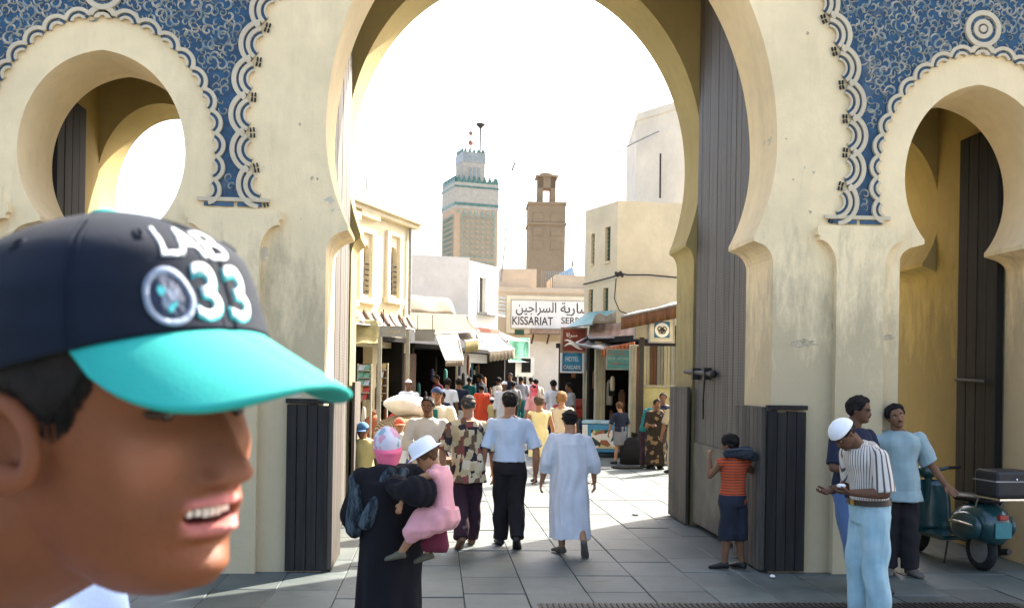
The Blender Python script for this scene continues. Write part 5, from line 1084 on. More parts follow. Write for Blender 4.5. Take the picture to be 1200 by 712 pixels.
k = N('gauze_scarf'); M_gauze = k.done(k.mix(k.ramp(k.noise(9, 7, .75, k.vec((2.2, 2.2, .6), rot=(.5, .4, 0))), [(.42, 0), (.68, 1)]), (.012, .018, .022), (.12, .15, .17)), .9, .1)
k = N('dark_flower_print'); vo = k.n('ShaderNodeTexVoronoi'); vo.inputs['Scale'].default_value = 14; k.l(k.vec(), vo.inputs['Vector']); M_dflo = k.done(k.ramp(vo.outputs['Color'], [(0, (.03, .022, .018)), (.6, (.2, .13, .07)), (.75, (.03, .03, .02)), (.9, (.28, .1, .06))], 'CONSTANT'), .85, .1)
k = N('orange_striped_knit'); wv = k.n('ShaderNodeTexWave', bands_direction='Z'); wv.inputs['Scale'].default_value = 11; k.l(k.vec(), wv.inputs['Vector']); M_oknit = k.done(k.mix(k.ramp(wv.outputs['Fac'], [(.75, 0), (.85, 1)]), (.50, .085, .03), (.12, .05, .04)), .9, .1)
L_black = simple('black_leather', (.02, .018, .018), .5, .2, 6, .1); L_brown = simple('brown_leather_shoe', (.15, .075, .04), .55, .2, 6, .1); L_grey = simple('dusty_sandal', (.10, .085, .07), .8, .2, 6, .2)
M_wcap = cloth('white_knit', (.80, .80, .80), .05); M_ncap = cloth('navy_cap_cloth', (.03, .05, .11)); M_bcap = cloth('blue_cap_cloth', (.06, .16, .32)); M_ocap = cloth('orange_cap_cloth', (.62, .13, .07))
M_gold = simple('brass', (.5, .35, .12), .3, .1, 4, 0, metal=1); M_lens = simple('black_lens', (.01, .01, .01), .1, .1, 3, 0, spec=.6)
walkers = 'people walking up the street'; idle = 'people standing by the gate'
# --- man in the patterned shirt
Y = gnd(548, 641).y; r, F = fig('man in a patterned shirt and maroon trousers walking away beside the blue shirt', gp(547, Y), 6, walkers, H=tall(548, 460, Y), vox=.008, fat=1.08, skin=SK['tan'], armR=((.05, .0, -.165), (.015, .05, -.14)), armL=((.06, -.02, -.16), (-.01, .05, -.145)), **walk_pose(1, .8))
shirt(r, F, M_patt, .44, .95, .032, 1.1, .010, seed=3, flare=.02, hem=.03, collar=True); trousers(r, F, C['maroon_trouser'], e=.018, wide=1.15, vox=.01, seed=4); shoes(r, F, L_brown); hair_obj(r, F.HM, F.hh, HG, .80, .5, .30, .022, 2)
# --- man in the pale blue shirt
r, F = fig('man in a pale blue shirt and black trousers walking away', gp(595, Y), -2, walkers, H=tall(593, 456, Y), vox=.008, fat=1.02, armR=((.06, .0, -.165), (.005, .05, -.145)), armL=((.05, -.02, -.165), (.01, .06, -.14)), **walk_pose(-1, .75))
shirt(r, F, C['pale_blue_cotton'], .545, .92, .03, 1.08, .010, seed=8, flare=.022, collar=True); trousers(r, F, C['black_trouser'], .585, e=.018, wide=1.12, vox=.01, seed=5); shoes(r, F, L_black); hair_obj(r, F.HM, F.hh, HB, .78, .45, .2, .05, 3)
# --- man in the white djellaba
Y = gnd(667, 649).y; r, F = fig('man in a long white djellaba with short black hair striding away', gp(666, Y), 4, walkers, H=tall(665, 478, Y), vox=.008, armR=((.055, -.005, -.16), (.02, .05, -.13)), armL=((.055, -.01, -.16), (.02, .05, -.13)), legL=((.045, .03, .28), (.04, .03, .042)), legR=((.055, .01, .27), (.075, -.16, .10)), foot={1: {'pitch': 55, 'yaw': -25}, -1: {'yaw': 20}})
robe(r, F, C['djellaba_cotton'], .115, .235, 1.45, .042, .010, seed=6, fold=.014, cuff=.035, dy=-.06); shoes(r, F, L_grey, .003, 'sandal'); hair_obj(r, F.HM, F.hh, HB, .76, .45, .22, .06, 5)
# --- two women ahead
Y = gnd(632, 566).y; r, F = fig('woman in a sleeveless yellow dress with short streaked hair walking away', gp(631, Y), 3, walkers, H=tall(632, 462, Y), vox=.010, w=.95, skin=SK['tan'], armR=((.05, 0, -.16), (.02, .05, -.14)), armL=((.05, -.01, -.165), (.01, .05, -.14)), legR=((.045, .02, .275), (.045, .02, .045)), legL=((.04, .0, .275), (.045, -.03, .05)))
shirt(r, F, C['yellow_dress_cloth'], .5, 0, .018, 1.0, .011, name='dress_top', z1=.8); skirt(r, F, C['yellow_dress_cloth'], .6, .3, .165, .2, .72, .011, 'dress_skirt', mid=.01); shoes(r, F, L_black); hair_obj(r, F.HM, F.hh, hairm('streaked_hair', (.10, .07, .05)), .78, .35, .08, .11, 6, rough=.02)
r, F = fig('woman with fair brown hair and a beige dress half hidden behind the djellaba', gp(657, Y + .5), -4, walkers, H=tall(657, 458, Y + .5), vox=.012, w=.95, skin=SK['tan'], armL=((.06, .03, -.15), (.02, .09, -.1)))
shirt(r, F, C['beige_cotton'], .5, 0, .02, 1.0, .012, name='dress_top', z1=.8); skirt(r, F, C['beige_cotton'], .6, .3, .17, .21, .72, .012, 'dress_skirt'); shoes(r, F, L_black); hair_obj(r, F.HM, F.hh, HBL, .78, .3, .02, .12, 7, rough=.02)
# --- woman in black carrying a child
Y = 7.05; Hw = tall(443, 499, Y) - .01; r, F = fig('woman in a long black robe and pink flowered headscarf carrying a child', gp(455, Y), 8, walkers, H=Hw, vox=.010, w=1.12, fat=1.1, armR=((.07, -.06, -.15), (-.01, -.10, .05)), armL=((.035, .02, -.165), (-.05, .12, -.06)), side=-2, head=(10, 6, 0), hfac=7.2)
robe(r, F, C['black_robe'], .02, .25, 1.95, .045, .011, seed=9, fold=.026, cuff=.03, fat=1.15, ry=.85); shoes(r, F, L_black)
mb = MB(); X = F.HM.to_3x3(); hh = F.hh * 1.13; c = F.headc
mb.ball(c + X @ Vector((0, -.03 * hh, .07 * hh)), .40 * hh, .50 * hh, .52 * hh, 20, 12); link('headscarf', remesh(mb, .009, 2, folds(.004, 40, 3)), r, [M_floral])
mb = MB(); mb.loft([(c + X @ Vector((0, -.04 * hh, .12 * hh)), X @ Vector((.37 * hh, 0, 0)), X @ Vector((0, .42 * hh, .22 * hh))), (c + X @ Vector((0, -.05 * hh, -.1 * hh)), X @ Vector((.425 * hh, 0, 0)), X @ Vector((0, .53 * hh, .13 * hh))), (c + X @ Vector((0, -.08 * hh, -.32 * hh)), X @ Vector((.37 * hh, 0, 0)), X @ Vector((0, .46 * hh, 0))), (c + X @ Vector((0, -.17 * hh, -.62 * hh)), X @ Vector((.24 * hh, 0, 0)), X @ Vector((0, .34 * hh, 0))), (c + X @ Vector((0, -.3 * hh, -.80 * hh)), X @ Vector((.06 * hh, 0, 0)), X @ Vector((0, .08 * hh, 0)))], 20); link('pink_kerchief', remesh(mb, .009, 2, folds(.005, 30, 7)), r, [cloth('pink_kerchief_cloth', (.80, .15, .24))])
mb = MB(); S_ = F.S
for s0, s1, w_ in ((Vector((-.02, -.02, .80)), Vector((-.145, -.02, .77)), .05), (Vector((-.145, -.02, .77)), Vector((-.165, -.03, .55)), .058), (Vector((-.02, -.07, .8)), Vector((-.12, -.085, .58)), .05), (Vector((.05, -.05, .80)), Vector((-.06, -.08, .70)), .045)): capsule(mb, s0 * F.H, s1 * F.H, w_, w_ * .9)
link('gauze_shawl', remesh(mb, .010, 3, folds(.014, 34, 12)), r, [M_gauze])
# --- the child on her hip
Hc = 1.0; pc = at(519, 598, 6.74); rc, F = fig('small child in pink frock and white sun hat carried on a hip', (pc.x, pc.y, pc.z - .52 * Hc), 74, walkers, H=Hc, vox=.006, w=1.05, hfac=5.4, lean=6, stoop=10, skin=SK['child'], head=(15, 20, 0), armR=((.05, .12, -.08), (-.02, .10, .0)), armL=((.03, .165, -.03), (.0, .05, -.125)), legR=((.10, .17, .42), (.12, .13, .2)), legL=((.03, .165, .40), (.03, .285, .225)), foot={1: {'yaw': 15, 'pitch': 15}, -1: {'yaw': 5, 'pitch': 10}})
shirt(rc, F, C['pale_pink_cotton'], .5, 0, .016, 1.15, .008, name='frock_top', seed=21, z1=.81); 
mb = MB(); pz = F.S(.56)[0]
mb.loft([(pz + Vector((0, -.01, .0)), Vector((.12, 0, 0)), Vector((0, .10, .02))), (pz + Vector((.01, .04, -.07)), Vector((.16, 0, 0)), Vector((0, .15, .03))), (pz + Vector((.02, .10, -.16)), Vector((.18, 0, 0)), Vector((0, .17, -.02))), (pz + Vector((.03, .11, -.21)), Vector((.16, 0, 0)), Vector((0, .14, -.05)))], 20); link('frock_skirt', remesh(mb, .008, 2, folds(.012, 34, 5, .4)), rc, [C['pale_pink_cotton']])
shoes(rc, F, simple('child_sandal', (.10, .09, .06), .7), .004, 'sandal'); hair_obj(rc, F.HM, F.hh, HBR, .74, .36, .12, .06, 9); bucket(rc, F, cloth('white_hat_cotton', (.80, .80, .84), .04))
t = thing('black_bundle', 'black cloth bundle pressed round the waist of the child in pink', 'bundle', at(490, 577, 6.62)); mb = MB(); mb.ball((0, 0, 0), .125, .07, .105, 20, 12); capsule(mb, Vector((-.08, .06, .0)), Vector((-.17, .2, .03)), .085, .07); link('cloth', remesh(mb, .008, 2, folds(.012, 40, 8)), t, [C['black_robe']])
bg = thing('handbag', 'maroon leather bag hanging below the child in pink', 'bag', at(510, 622, 6.85), R(-12)); mb = MB()
mb.loft([((0, 0, -.14), (.085, 0, 0), (0, .035, 0)), ((0, 0, -.1), (.10, 0, 0), (0, .045, 0)), ((-.01, 0, .04), (.085, 0, 0), (0, .045, 0)), ((-.02, 0, .12), (.055, 0, 0), (0, .03, 0))], 14); mb.build('pouch', C['maroon_leather'], bg, smooth=True, world=False); MB().tube([(-.06, 0, .11), (-.07, 0, .2), (-.02, 0, .28), (.03, 0, .2), (.02, 0, .11)], .009, 6).build('strap', C['maroon_leather'], bg, world=False)
# --- man with moustache coming towards us
Y = 12.5; r, F = fig('moustached man in a pale shirt walking towards the gate with hands clasped', gp(500, Y), 176, walkers, H=tall(499, 462, Y), vox=.008, skin=SK['brown'], w=1.02, armR=((.055, .03, -.16), (-.11, .10, .02)), armL=((.055, .03, -.16), (-.11, .09, .03)), head=(-8, 4, 0))
shirt(r, F, C['off_white_cotton'], .46, 1.75, .026, 1.1, .010, collar=True, seed=14); trousers(r, F, C['grey_cotton']); shoes(r, F, L_black); hair_obj(r, F.HM, F.hh, HB, .82, .46, .2, .04, 11); eyes(r, F, EW, EI, HB); moustache(r, F, HB)
# --- man in white jacket and navy cap
Y = 16; r, F = fig('man in an open cream jacket and navy cap behind the moustached man', gp(511, Y), 165, walkers, H=tall(509, 452, Y), vox=.010, skin=SK['brown'], armR=((.06, .01, -.16), (.0, .06, -.13)), armL=((.06, .01, -.16), (.0, .06, -.13)))
shirt(r, F, cloth('cream_jacket_cloth', (.72, .66, .52), .06), .47, 1.85, .04, 1.1, .012, name='jacket', seed=15); trousers(r, F, C['grey_cotton']); shoes(r, F, L_black); hair_obj(r, F.HM, F.hh, HB, .8, .46, .2, .03, 12); cap_hat(r, F, M_ncap, brim=.0); eyes(r, F, EW, EI, HB); c_, xa, ya, up = F.S(.7); MB().obox(c_ + ya * (F.H * .068 + .05), xa * .05, ya * .012, up * .17).build('shirt_front', C['dark_teal_cotton'], r, world=False, bevel=.01)
# --- vendor in white, boys with caps
Y = 27; r, F = fig('man in a white shirt and white cap standing behind the sacks', gp(478, Y), 170, walkers, H=tall(478, 444, Y), vox=.013, skin=SK['brown']); shirt(r, F, M_wcap, .45, .9, .03, 1.1, .014); trousers(r, F, C['beige_cotton']); shoes(r, F, L_black); cap_hat(r, F, M_wcap, brim=0, tcut=.74); hair_obj(r, F.HM, F.hh, HB, .8, .46, .2, .025)
Y = 15.0; r, F = fig('boy with an orange cap and white shirt beside the pink headscarf', gp(467, Y - .3), 165, walkers, H=tall(461, 488, Y), vox=.009, hfac=6.4, skin=SK['tan'], head=(20, 5, 0)); shirt(r, F, C['white_cotton'], .45, .8, .03, 1.05, .011); trousers(r, F, C['blue_denim']); shoes(r, F, L_grey); hair_obj(r, F.HM, F.hh, HB, .78, .46, .2, .03); cap_hat(r, F, M_ocap, brim=.33); eyes(r, F, EW, EI, HB)
Y = 13.6; r, F = fig('boy in a yellow shirt and blue cap walking by the left gate jamb', gp(425, Y), 170, walkers, H=tall(424, 494, Y), vox=.008, hfac=6.2, skin=SK['brown'], head=(-10, 12, 0), armR=((.05, .01, -.17), (.03, .05, -.14)), armL=((.05, .0, -.17), (.02, .04, -.14))); shirt(r, F, C['pale_yellow_cotton'], .46, .85, .03, 1.1, .010); trousers(r, F, C['beige_cotton']); shoes(r, F, L_grey); hair_obj(r, F.HM, F.hh, HB, .78, .46, .2, .03); cap_hat(r, F, M_bcap, brim=.33); eyes(r, F, EW, EI, HB)
# --- further people in the street
def far(label, px, Y, ytop, head, top, bot, sk='brown', hair=HB, kind='shirt', hat=None, vox=.016, sleeve=.9, z0=.5, pose=None, shoe=L_black, hfac=7.3, w=1.0, hat_brim=0, skz=.3):
    r, F = fig(label, gp(px, Y), head, walkers, H=max(.6, tall(px, ytop, Y)), vox=vox, skin=SK[sk], hfac=hfac, w=w, **(pose or walk_pose(random.choice((-1, 1)), .6)))
    if kind == 'robe': robe(r, F, top, .06, .26, 1.7, .04, .016)
    elif kind == 'dress': shirt(r, F, top, .5, sleeve, .02, 1.0, .015, name='blouse'); skirt(r, F, bot, .6, skz, .165, .2, .75, .015)
    else: shirt(r, F, top, z0, sleeve, .028, 1.05, .015); trousers(r, F, bot, vox=.015, wide=1.1)
    shoes(r, F, shoe)
    if hair: hair_obj(r, F.HM, F.hh, hair, .78, .44, .18, .045, int(px))
    if hat: cap_hat(r, F, hat, brim=hat_brim, tcut=.66)
    return r, F
far('person in a long orange red robe walking away down the street', 564, 33, 450, 15, C['orange_red_robe'], None, kind='robe')
far('small child in pale yellow beside the person in the orange red robe', 576, 33, 466, 5, C['pale_yellow_cotton'], C['beige_cotton'], hfac=5.8, hat=M_wcap)
far('man in a white shirt and dark trousers in front of the clothes shop', 523, 29, 442, -10, C['white_cotton'], C['black_trouser'])
far('man in a navy shirt and white trousers walking away by the clothes shop', 537, 29.5, 442, 5, C['navy_cotton'], C['white_cotton'], sleeve=.7)
far('dark haired boy between the cream jacket and the white shirt', 517.5, 25, 458, 150, C['navy_cotton'], C['blue_denim'], hfac=6.4)
far('person in white robe with white headcloth coming up the street', 590, 31, 446, 175, C['white_cotton'], None, kind='robe', hat=M_wcap, hair=None)
far('man in a grey shirt and dark trousers farther up the street', 601, 38, 446, 10, C['grey_cotton'], C['black_trouser'])
far('man in dark clothes standing at the garment stall', 563, 39, 437, 60, C['navy_cotton'], C['black_trouser'])
far('man in a pale shirt before the garment stall', 584, 39, 441, 30, C['off_white_cotton'], C['blue_denim'])
far('man in navy at the black square board', 597, 43, 436, 170, C['navy_cotton'], C['black_trouser'])
far('man in grey green near the notice board', 610, 42, 440, 0, C['grey_cotton'], C['dark_teal_cotton'])
far('man in navy with white hat under the notice board', 611, 46, 441, 180, C['navy_cotton'], C['black_trouser'])
far('man in a white shirt before the white far wall', 622, 44, 441, 10, C['white_cotton'], C['navy_cotton'])
far('dark haired man right of the notice board', 628, 40, 443, 20, C['beige_cotton'], C['black_trouser'])
rr, F = far('woman in a pink red headscarf and navy dress in the middle of the street', 626, 25.5, 449, 30, C['pale_pink_cotton'], C['blue_denim'], kind='dress', skz=.08, sleeve=1.0, sk='tan')
mb = MB(); X = F.HM.to_3x3(); mb.ball(F.headc + X @ Vector((0, -.03 * F.hh, .02 * F.hh)), .42 * F.hh, .5 * F.hh, .54 * F.hh, 16, 10); mb.loft([(F.headc + Vector((0, -.02, -.1)), (.1, 0, 0), (0, .1, 0)), (F.headc + Vector((0, -.03, -.26)), (.2, 0, 0), (0, .14, 0))], 14); link('headscarf', remesh(mb, .016, 2), rr, [cloth('pink_red_cloth', (.72, .13, .16))])
far('man in a navy waistcoat with white sleeves on the right of the street', 648, 30, 444, 10, C['white_cotton'], C['navy_cotton'], sleeve=.9)
far('woman in red seated goods side of the street', 655, 27, 462, 30, C['red_cotton'], C['black_trouser'], kind='dress', skz=.1)
far('man in dark clothes sitting out by the hotel shop', 668, 29, 447, 90, C['grey_cotton'], C['black_trouser'])
far('dark dressed man in the shade by the far awnings', 549, 41, 441, -20, C['dark_teal_cotton'], C['black_trouser'])
far('man in a brown shirt inside the clothes shop front', 512, 35.5, 438, 120, C['maroon_leather'], C['black_trouser'])
# --- right side of the street
Y = 22.6; r, F = fig('woman in a black top and grey skirt standing at the blue freezer', gp(726, Y), 20, walkers, H=tall(727, 470, Y), vox=.011, w=.95, skin=SK['tan'], hfac=7.0, armR=((.05, .02, -.16), (-.03, .1, -.02)), armL=((.06, .01, -.16), (.0, .06, -.13)), legR=((.05, .0, .28), (.06, .0, .045)), legL=((.05, .0, .28), (.08, .0, .045)))
shirt(r, F, C['navy_cotton'], .52, .9, .022, 1.0, .012); skirt(r, F, C['grey_skirt'], .6, .3, .14, .15, .8, .012); shoes(r, F, L_black); hair_obj(r, F.HM, F.hh, HBR, .8, .42, .16, .045, 31)
t = thing('shopping_bag', 'black bag hanging at the side of the woman in the grey skirt', 'bag', gp(744, 22.6) + Vector((0, 0, .3))); mb = MB(); mb.loft([((0, 0, -.28), (.16, 0, 0), (0, .1, 0)), ((0, 0, -.05), (.18, 0, 0), (0, .12, 0)), ((0, 0, .2), (.14, 0, 0), (0, .07, 0)), ((0, 0, .3), (.06, 0, 0), (0, .04, 0))], 14); mb.build('sack', C['dark_short'], t, smooth=True, world=False); MB().tube([(-.05, 0, .28), (-.04, 0, .42), (.04, 0, .42), (.05, 0, .28)], .01, 5).build('handle', C['dark_short'], t, world=False)
Y = 21.6; far('young man in a teal shirt leaning over beside the dark flower print', 757, Y, 462, -60, C['dark_teal_cotton'], C['maroon_trouser'], pose=dict(lean=22, head=(0, 30, 0)), vox=.011)
r, F = fig('woman in a dark flower print dress by the low board', gp(768, Y - .2), -170, walkers, H=tall(770, 466, Y) , vox=.011, skin=SK['brown'], w=1.08, armR=((.05, .04, -.16), (-.04, .1, .0))); robe(r, F, M_dflo, .06, .24, 1.5, .04, .013, seed=31); shoes(r, F, L_black); hair_obj(r, F.HM, F.hh, HB, .78, .42, .16, .05, 33); eyes(r, F, EW, EI, HB)
far('moustached man looking over the shoulder of the flower print dress', 776, Y + .8, 459, 165, C['navy_cotton'], C['black_trouser'], vox=.012, pose={})
far('man in khaki shirt and trousers partly hidden by the right gate jamb', 790, 20.6, 462, 30, C['khaki_cotton'], C['khaki_cotton'], vox=.011, pose=dict(armL=((.06, .02, -.17), (.0, .04, -.14))))
# --- boy at the big door
Y = gnd(858, 667).y; r, F = fig('boy in an orange striped vest and dark shorts leaning at the big door', gp(858, Y), 22, idle, H=tall(861, 507, Y), vox=.0065, hfac=6.6, skin=SK['brown'], armR=((.07, .02, -.06), (-.1, .08, .06)), armL=((.05, .07, -.10), (-.04, .06, .13)), lean=3, side=2, head=(22, 4, -4), legR=((.05, .0, .275), (.08, -.01, .045)), legL=((.045, .01, .275), (.05, .03, .045)), foot={-1: {'yaw': 50}, 1: {'yaw': 12}}, hand={1: {'curl': 60}, -1: {'curl': 60}})
shirt(r, F, M_oknit, .47, .12, .02, 1.0, .008, name='vest', seed=41); trousers(r, F, C['dark_short'], .55, e=.024, vox=.009, upto=.25, wide=1.3, name='shorts'); shoes(r, F, L_black, .004, 'sandal'); hair_obj(r, F.HM, F.hh, HB, .76, .42, .2, .055, 41)
t = thing('dark_jacket', 'dark jacket slung over the shoulder of the boy in orange', 'jacket', at(868, 533, Y - .05)); mb = MB(); capsule(mb, Vector((-.15, -.03, .02)), Vector((.07, -.02, .03)), .05, .065); capsule(mb, Vector((.05, -.02, .03)), Vector((.14, .03, -.02)), .06, .05); link('jacket_cloth', remesh(mb, .008, 2, folds(.01, 50, 9)), t, [cloth('slate_jacket_cloth', (.035, .04, .05))])
MB().tube([(-.17, -.07, .05), (-.02, -.085, .07), (.1, -.06, .06)], .012, 6).build('collar_band', cloth('slate_collar', (.06, .07, .08)), t, world=False)
# --- man with the white skullcap
Y = 7.75; Hm = tall(985, 479, Y) + .03; r, F = fig('man in white skullcap, striped shirt and light jeans', gp(1016, Y), 104, idle, H=Hm, vox=.006, skin=SK['dark'], stoop=16, lean=3, head=(0, 34, 0), neckf=.012, armR=((.035, -.04, -.165), (-.04, .145, .012)), armL=((.04, -.0, -.165), (-.07, .13, .03)), hand={1: {'curl': 40, 'n': (-.3, -.1, 1), 'th': (1, 0, 0)}, -1: {'curl': 45, 'n': (.3, -.1, 1), 'th': (-1, 0, 0)}})
shirt(r, F, M_stripe, .568, .98, .03, 1.12, .0085, seed=51, flare=.022, collar=True, fold=.008); trousers(r, F, M_jeans, .57, e=.024, vox=.009, wide=1.15, seed=52, fold=.013); shoes(r, F, L_brown)
c, xa, ya, up = F.S(.566); mb = MB(); mb.loft([(c - up * .022, xa * (.094 * F.H + .036), ya * (.068 * F.H + .036)), (c + up * .022, xa * (.092 * F.H + .036), ya * (.067 * F.H + .036))], 30); mb.build('belt', simple('dark_brown_belt', (.035, .018, .012), .4, .2, 8, .1, spec=.5), r, smooth=False, world=False)
MB().obox(c + ya * (.067 * F.H + .04), xa * .022, ya * .004, up * .02).build('buckle', M_gold, r, world=False)
hair_obj(r, F.HM, F.hh, HB, .76, .46, .2, .018, 51); cap_hat(r, F, M_wcap, brim=0, tcut=.64, thick=.045); eyes(r, F, EW, EI, HB); moustache(r, F, HB)
d = (F.wr[1] - F.el[1]).normalized(); wp = F.wr[1] - d * .03; MB().loft([(wp - d * .012, d.cross(Vector((0, 0, 1))).normalized() * .034, d.cross(Vector((1, 0, 0))).normalized() * .034), (wp + d * .012, d.cross(Vector((0, 0, 1))).normalized() * .034, d.cross(Vector((1, 0, 0))).normalized() * .034)], 16).build('watch', L_black, r, world=False)
t = thing('white_paper', 'small crumpled white paper held by the man with the skullcap', 'paper', wmat(r) @ (F.wr[-1] + (F.wr[-1] - F.el[-1]).normalized() * .07 + Vector((0, 0, .05)))); link('crumpled_sheet', remesh(MB().ball((0, 0, 0), .035, .028, .018), .005, 0, folds(.006, 90, 3)), t, [C['white_cotton']])
# --- man in navy with sunglasses behind him
Y = 9.15; r, F = fig('man in navy with dark glasses leaning on the wall behind the skullcap', gp(996, Y), -158, idle, H=tall(1003, 461, Y), vox=.0075, skin=SK['dark'], head=(30, 0, 0), side=-1, armR=((.05, .03, -.16), (-.13, .09, -.01)), armL=((.05, .03, -.16), (-.13, .10, .02)), legR=((.05, .05, .28), (.03, .12, .042)), legL=((.06, .05, .28), (.06, .1, .042)))
shirt(r, F, C['navy_cotton'], .47, .9, .028, 1.05, .0095, seed=61); trousers(r, F, C['blue_denim'], e=.02, wide=1.15, vox=.011, seed=62); shoes(r, F, L_black); hair_obj(r, F.HM, F.hh, HB, .79, .44, .18, .07, 61); M, hh = F.HM, F.hh
g = MB()
for s_ in (1, -1):
    q = [M @ Vector((s_ * (.14 + math.cos(a) * .085) * hh, (.385 - .25 * (.14 + math.cos(a) * .085 - .06) ** 2 * 4) * hh, (.0 + math.sin(a) * .06) * hh)) for a in [i / 16 * 6.2832 for i in range(16)]]; g.add(q, [tuple(range(16))])
    g.tube([M @ Vector((s_ * .22 * hh, .34 * hh, .02 * hh)), M @ Vector((s_ * .34 * hh, .0, .02 * hh))], .003, 5)
g.tube([M @ Vector((-.06 * hh, .41 * hh, .01 * hh)), M @ Vector((.06 * hh, .41 * hh, .01 * hh))], .003, 5); g.build('sunglasses', M_lens, r, world=False, solid=.002); moustache(r, F, HB)
# --- man in the grey blue T-shirt
Y = gnd(1050, 672).y; r, F = fig('moustached man in a loose grey blue T-shirt leaning with one palm out', gp(1052, Y), 172, idle, H=tall(1050, 472, Y) + .02, vox=.0065, skin=SK['brown'], side=3, head=(0, -2, 14), w=1.06, fat=1.1, armL=((.075, -.01, -.15), (.07, .04, -.12)), armR=((.06, -.03, -.165), (.01, .02, -.15)), hand={-1: {'d': (-.55, .25, -.55), 'n': (0, 1, .3), 'curl': 18, 'th': (0, 0, -1)}}, legR=((.05, .0, .275), (.055, .0, .042)), legL=((.05, .02, .275), (.06, .03, .042)), foot={1: {'yaw': -16}, -1: {'yaw': 16}})
shirt(r, F, C['grey_blue_tee'], .455, .95, .036, 1.14, .0085, seed=71, flare=.03, hem=.05, fold=.013); trousers(r, F, C['black_trouser'], e=.022, wide=1.2, vox=.01, seed=72); shoes(r, F, L_grey, .004, 'sandal'); hair_obj(r, F.HM, F.hh, HB, .80, .44, .18, .065, 71, rough=.018); eyes(r, F, EW, EI, HB); moustache(r, F, HB)
sc = thing('motor_scooter', 'dark teal motor scooter with a black top case parked in the right arch', 'scooter', (gp(1150, 10.05).x, 10.05, 0), R(7)); sc.scale = (.94, .94, .94)
k = N('teal_enamel'); M_teal = k.done(k.mix(k.ramp(k.noise(5, 4), [(.4, 0), (.75, 1)]), (.009, .046, .048), (.015, .066, .068)), .28, .5); k.b.inputs['Coat Weight'].default_value = .5
M_chrome = simple('chrome', (.6, .6, .6), .15, .1, 3, 0, metal=1); M_rub = simple('tyre_rubber', (.02, .02, .02), .85, .2, 20, .3); M_seat = simple('black_vinyl', (.02, .02, .021), .45, .2, 10, .1)
def wheel(y):
    n = 24; m = MB()
    m.tube([(0, y + math.cos(i / n * 6.2832) * .19, .23 + math.sin(i / n * 6.2832) * .19) for i in range(n + 1)], .05, 10, cap=False); o = m.build('tyre', M_rub, sc, smooth=True, world=False)
    m = MB(); m.loft([((x, y, .23), (0, r_, 0), (0, 0, r_)) for x, r_ in ((-.045, .06), (-.04, .15), (0, .155), (.04, .15), (.045, .06))], 20); m.build('rim', M_grey, o, world=False)
wheel(.0); wheel(1.22)
m = MB(); XL = lambda y, z, rx, rz, x=0: ((x, y, z), (rx, 0, 0), (0, 0, rz))
m.loft([XL(-.33, .50, .10, .12), XL(-.28, .52, .16, .20), XL(-.12, .54, .22, .23), (XL(.10, .54, .235, .22)), XL(.30, .5, .21, .17), XL(.42, .42, .13, .10), XL(.47, .38, .08, .05)], 24); m.build('rear_body', M_teal, sc, smooth=True, world=False)
for s_ in (1, -1):
    m = MB(); m.loft([((s_ * .21, y, z), (.055 * q, 0, 0), (0, 0, .15 * q)) for y, z, q in ((-.26, .5, .3), (-.2, .5, .8), (-.02, .5, 1.05), (.16, .5, .95), (.3, .48, .4))], 18); o = m.build('side_cowl', M_teal, sc, smooth=True, world=False)
    MB().tube([(s_ * .262, -.2, .52), (s_ * .285, .0, .54), (s_ * .262, .2, .53)], .016, 8).build('chrome_trim', M_chrome, o, world=False)
m = MB(); m.box(-.2, .42, .26, .2, .98, .31); m.build('floorboard', M_teal, sc, world=False, bevel=.02)
G = []
for i in range(9):
    z = .28 + .62 * i / 8; row = []
    for j in range(11):
        u = -1 + 2 * j / 10; wd = .26 * (1 - .25 * max(0, i - 5) / 3) * (1 if i > 0 else .8); row.append((u * wd, 1.0 + .05 * (i / 8) - .10 * u * u, z))
    G.append(row)
MB().sheet(G).build('leg_shield', M_teal, sc, smooth=True, world=False, solid=.025)
m = MB(); m.loft([XL(1.02, .48, .06, .05), XL(1.15, .5, .09, .07), XL(1.32, .44, .085, .06), XL(1.44, .34, .05, .05)], 16); m.build('front_fender', M_teal, sc, smooth=True, world=False)
m = MB(); m.tube([(0, 1.06, .5), (0, 1.0, .96)], .045, 10); m.build('steering_column', M_teal, sc, world=False)
m = MB(); m.loft([XL(.93, 1.0, .05, .04), XL(.97, 1.0, .1, .075), XL(1.06, 1.0, .11, .085), XL(1.11, 1.0, .09, .07)], 18); hs_ = m.build('headset', M_teal, sc, smooth=True, world=False)
MB().loft([XL(1.105, 1.0, .075, .075), XL(1.13, 1.0, .07, .07), XL(1.135, 1.0, .02, .02)], 18).build('headlight', M_chrome, hs_, smooth=True, world=False)
for s_ in (1, -1):
    MB().tube([(s_ * .08, 1.0, 1.01), (s_ * .24, .96, 1.05)], .022, 8).build('handlebar', M_teal, hs_, world=False); MB().tube([(s_ * .24, .96, 1.05), (s_ * .37, .91, 1.06)], .02, 8).build('grip', M_rub, hs_, world=False); MB().tube([(s_ * .2, 1.02, 1.05), (s_ * .36, 1.0, 1.05)], .007, 5).build('lever', M_chrome, hs_, world=False)
MB().tube([(-.22, .98, 1.06), (-.28, 1.0, 1.2)], .008, 5).build('mirror_stem', M_chrome, hs_, world=False); MB().ball((-.30, 1.0, 1.27), .07, .015, .055).build('mirror', M_seat, hs_, smooth=True, world=False)
m = MB(); m.loft([XL(-.22, .79, .10, .03), XL(-.16, .80, .14, .05), XL(.1, .79, .145, .055), XL(.36, .78, .12, .05), XL(.44, .76, .06, .03)], 20); m.build('seat', M_seat, sc, smooth=True, world=False)
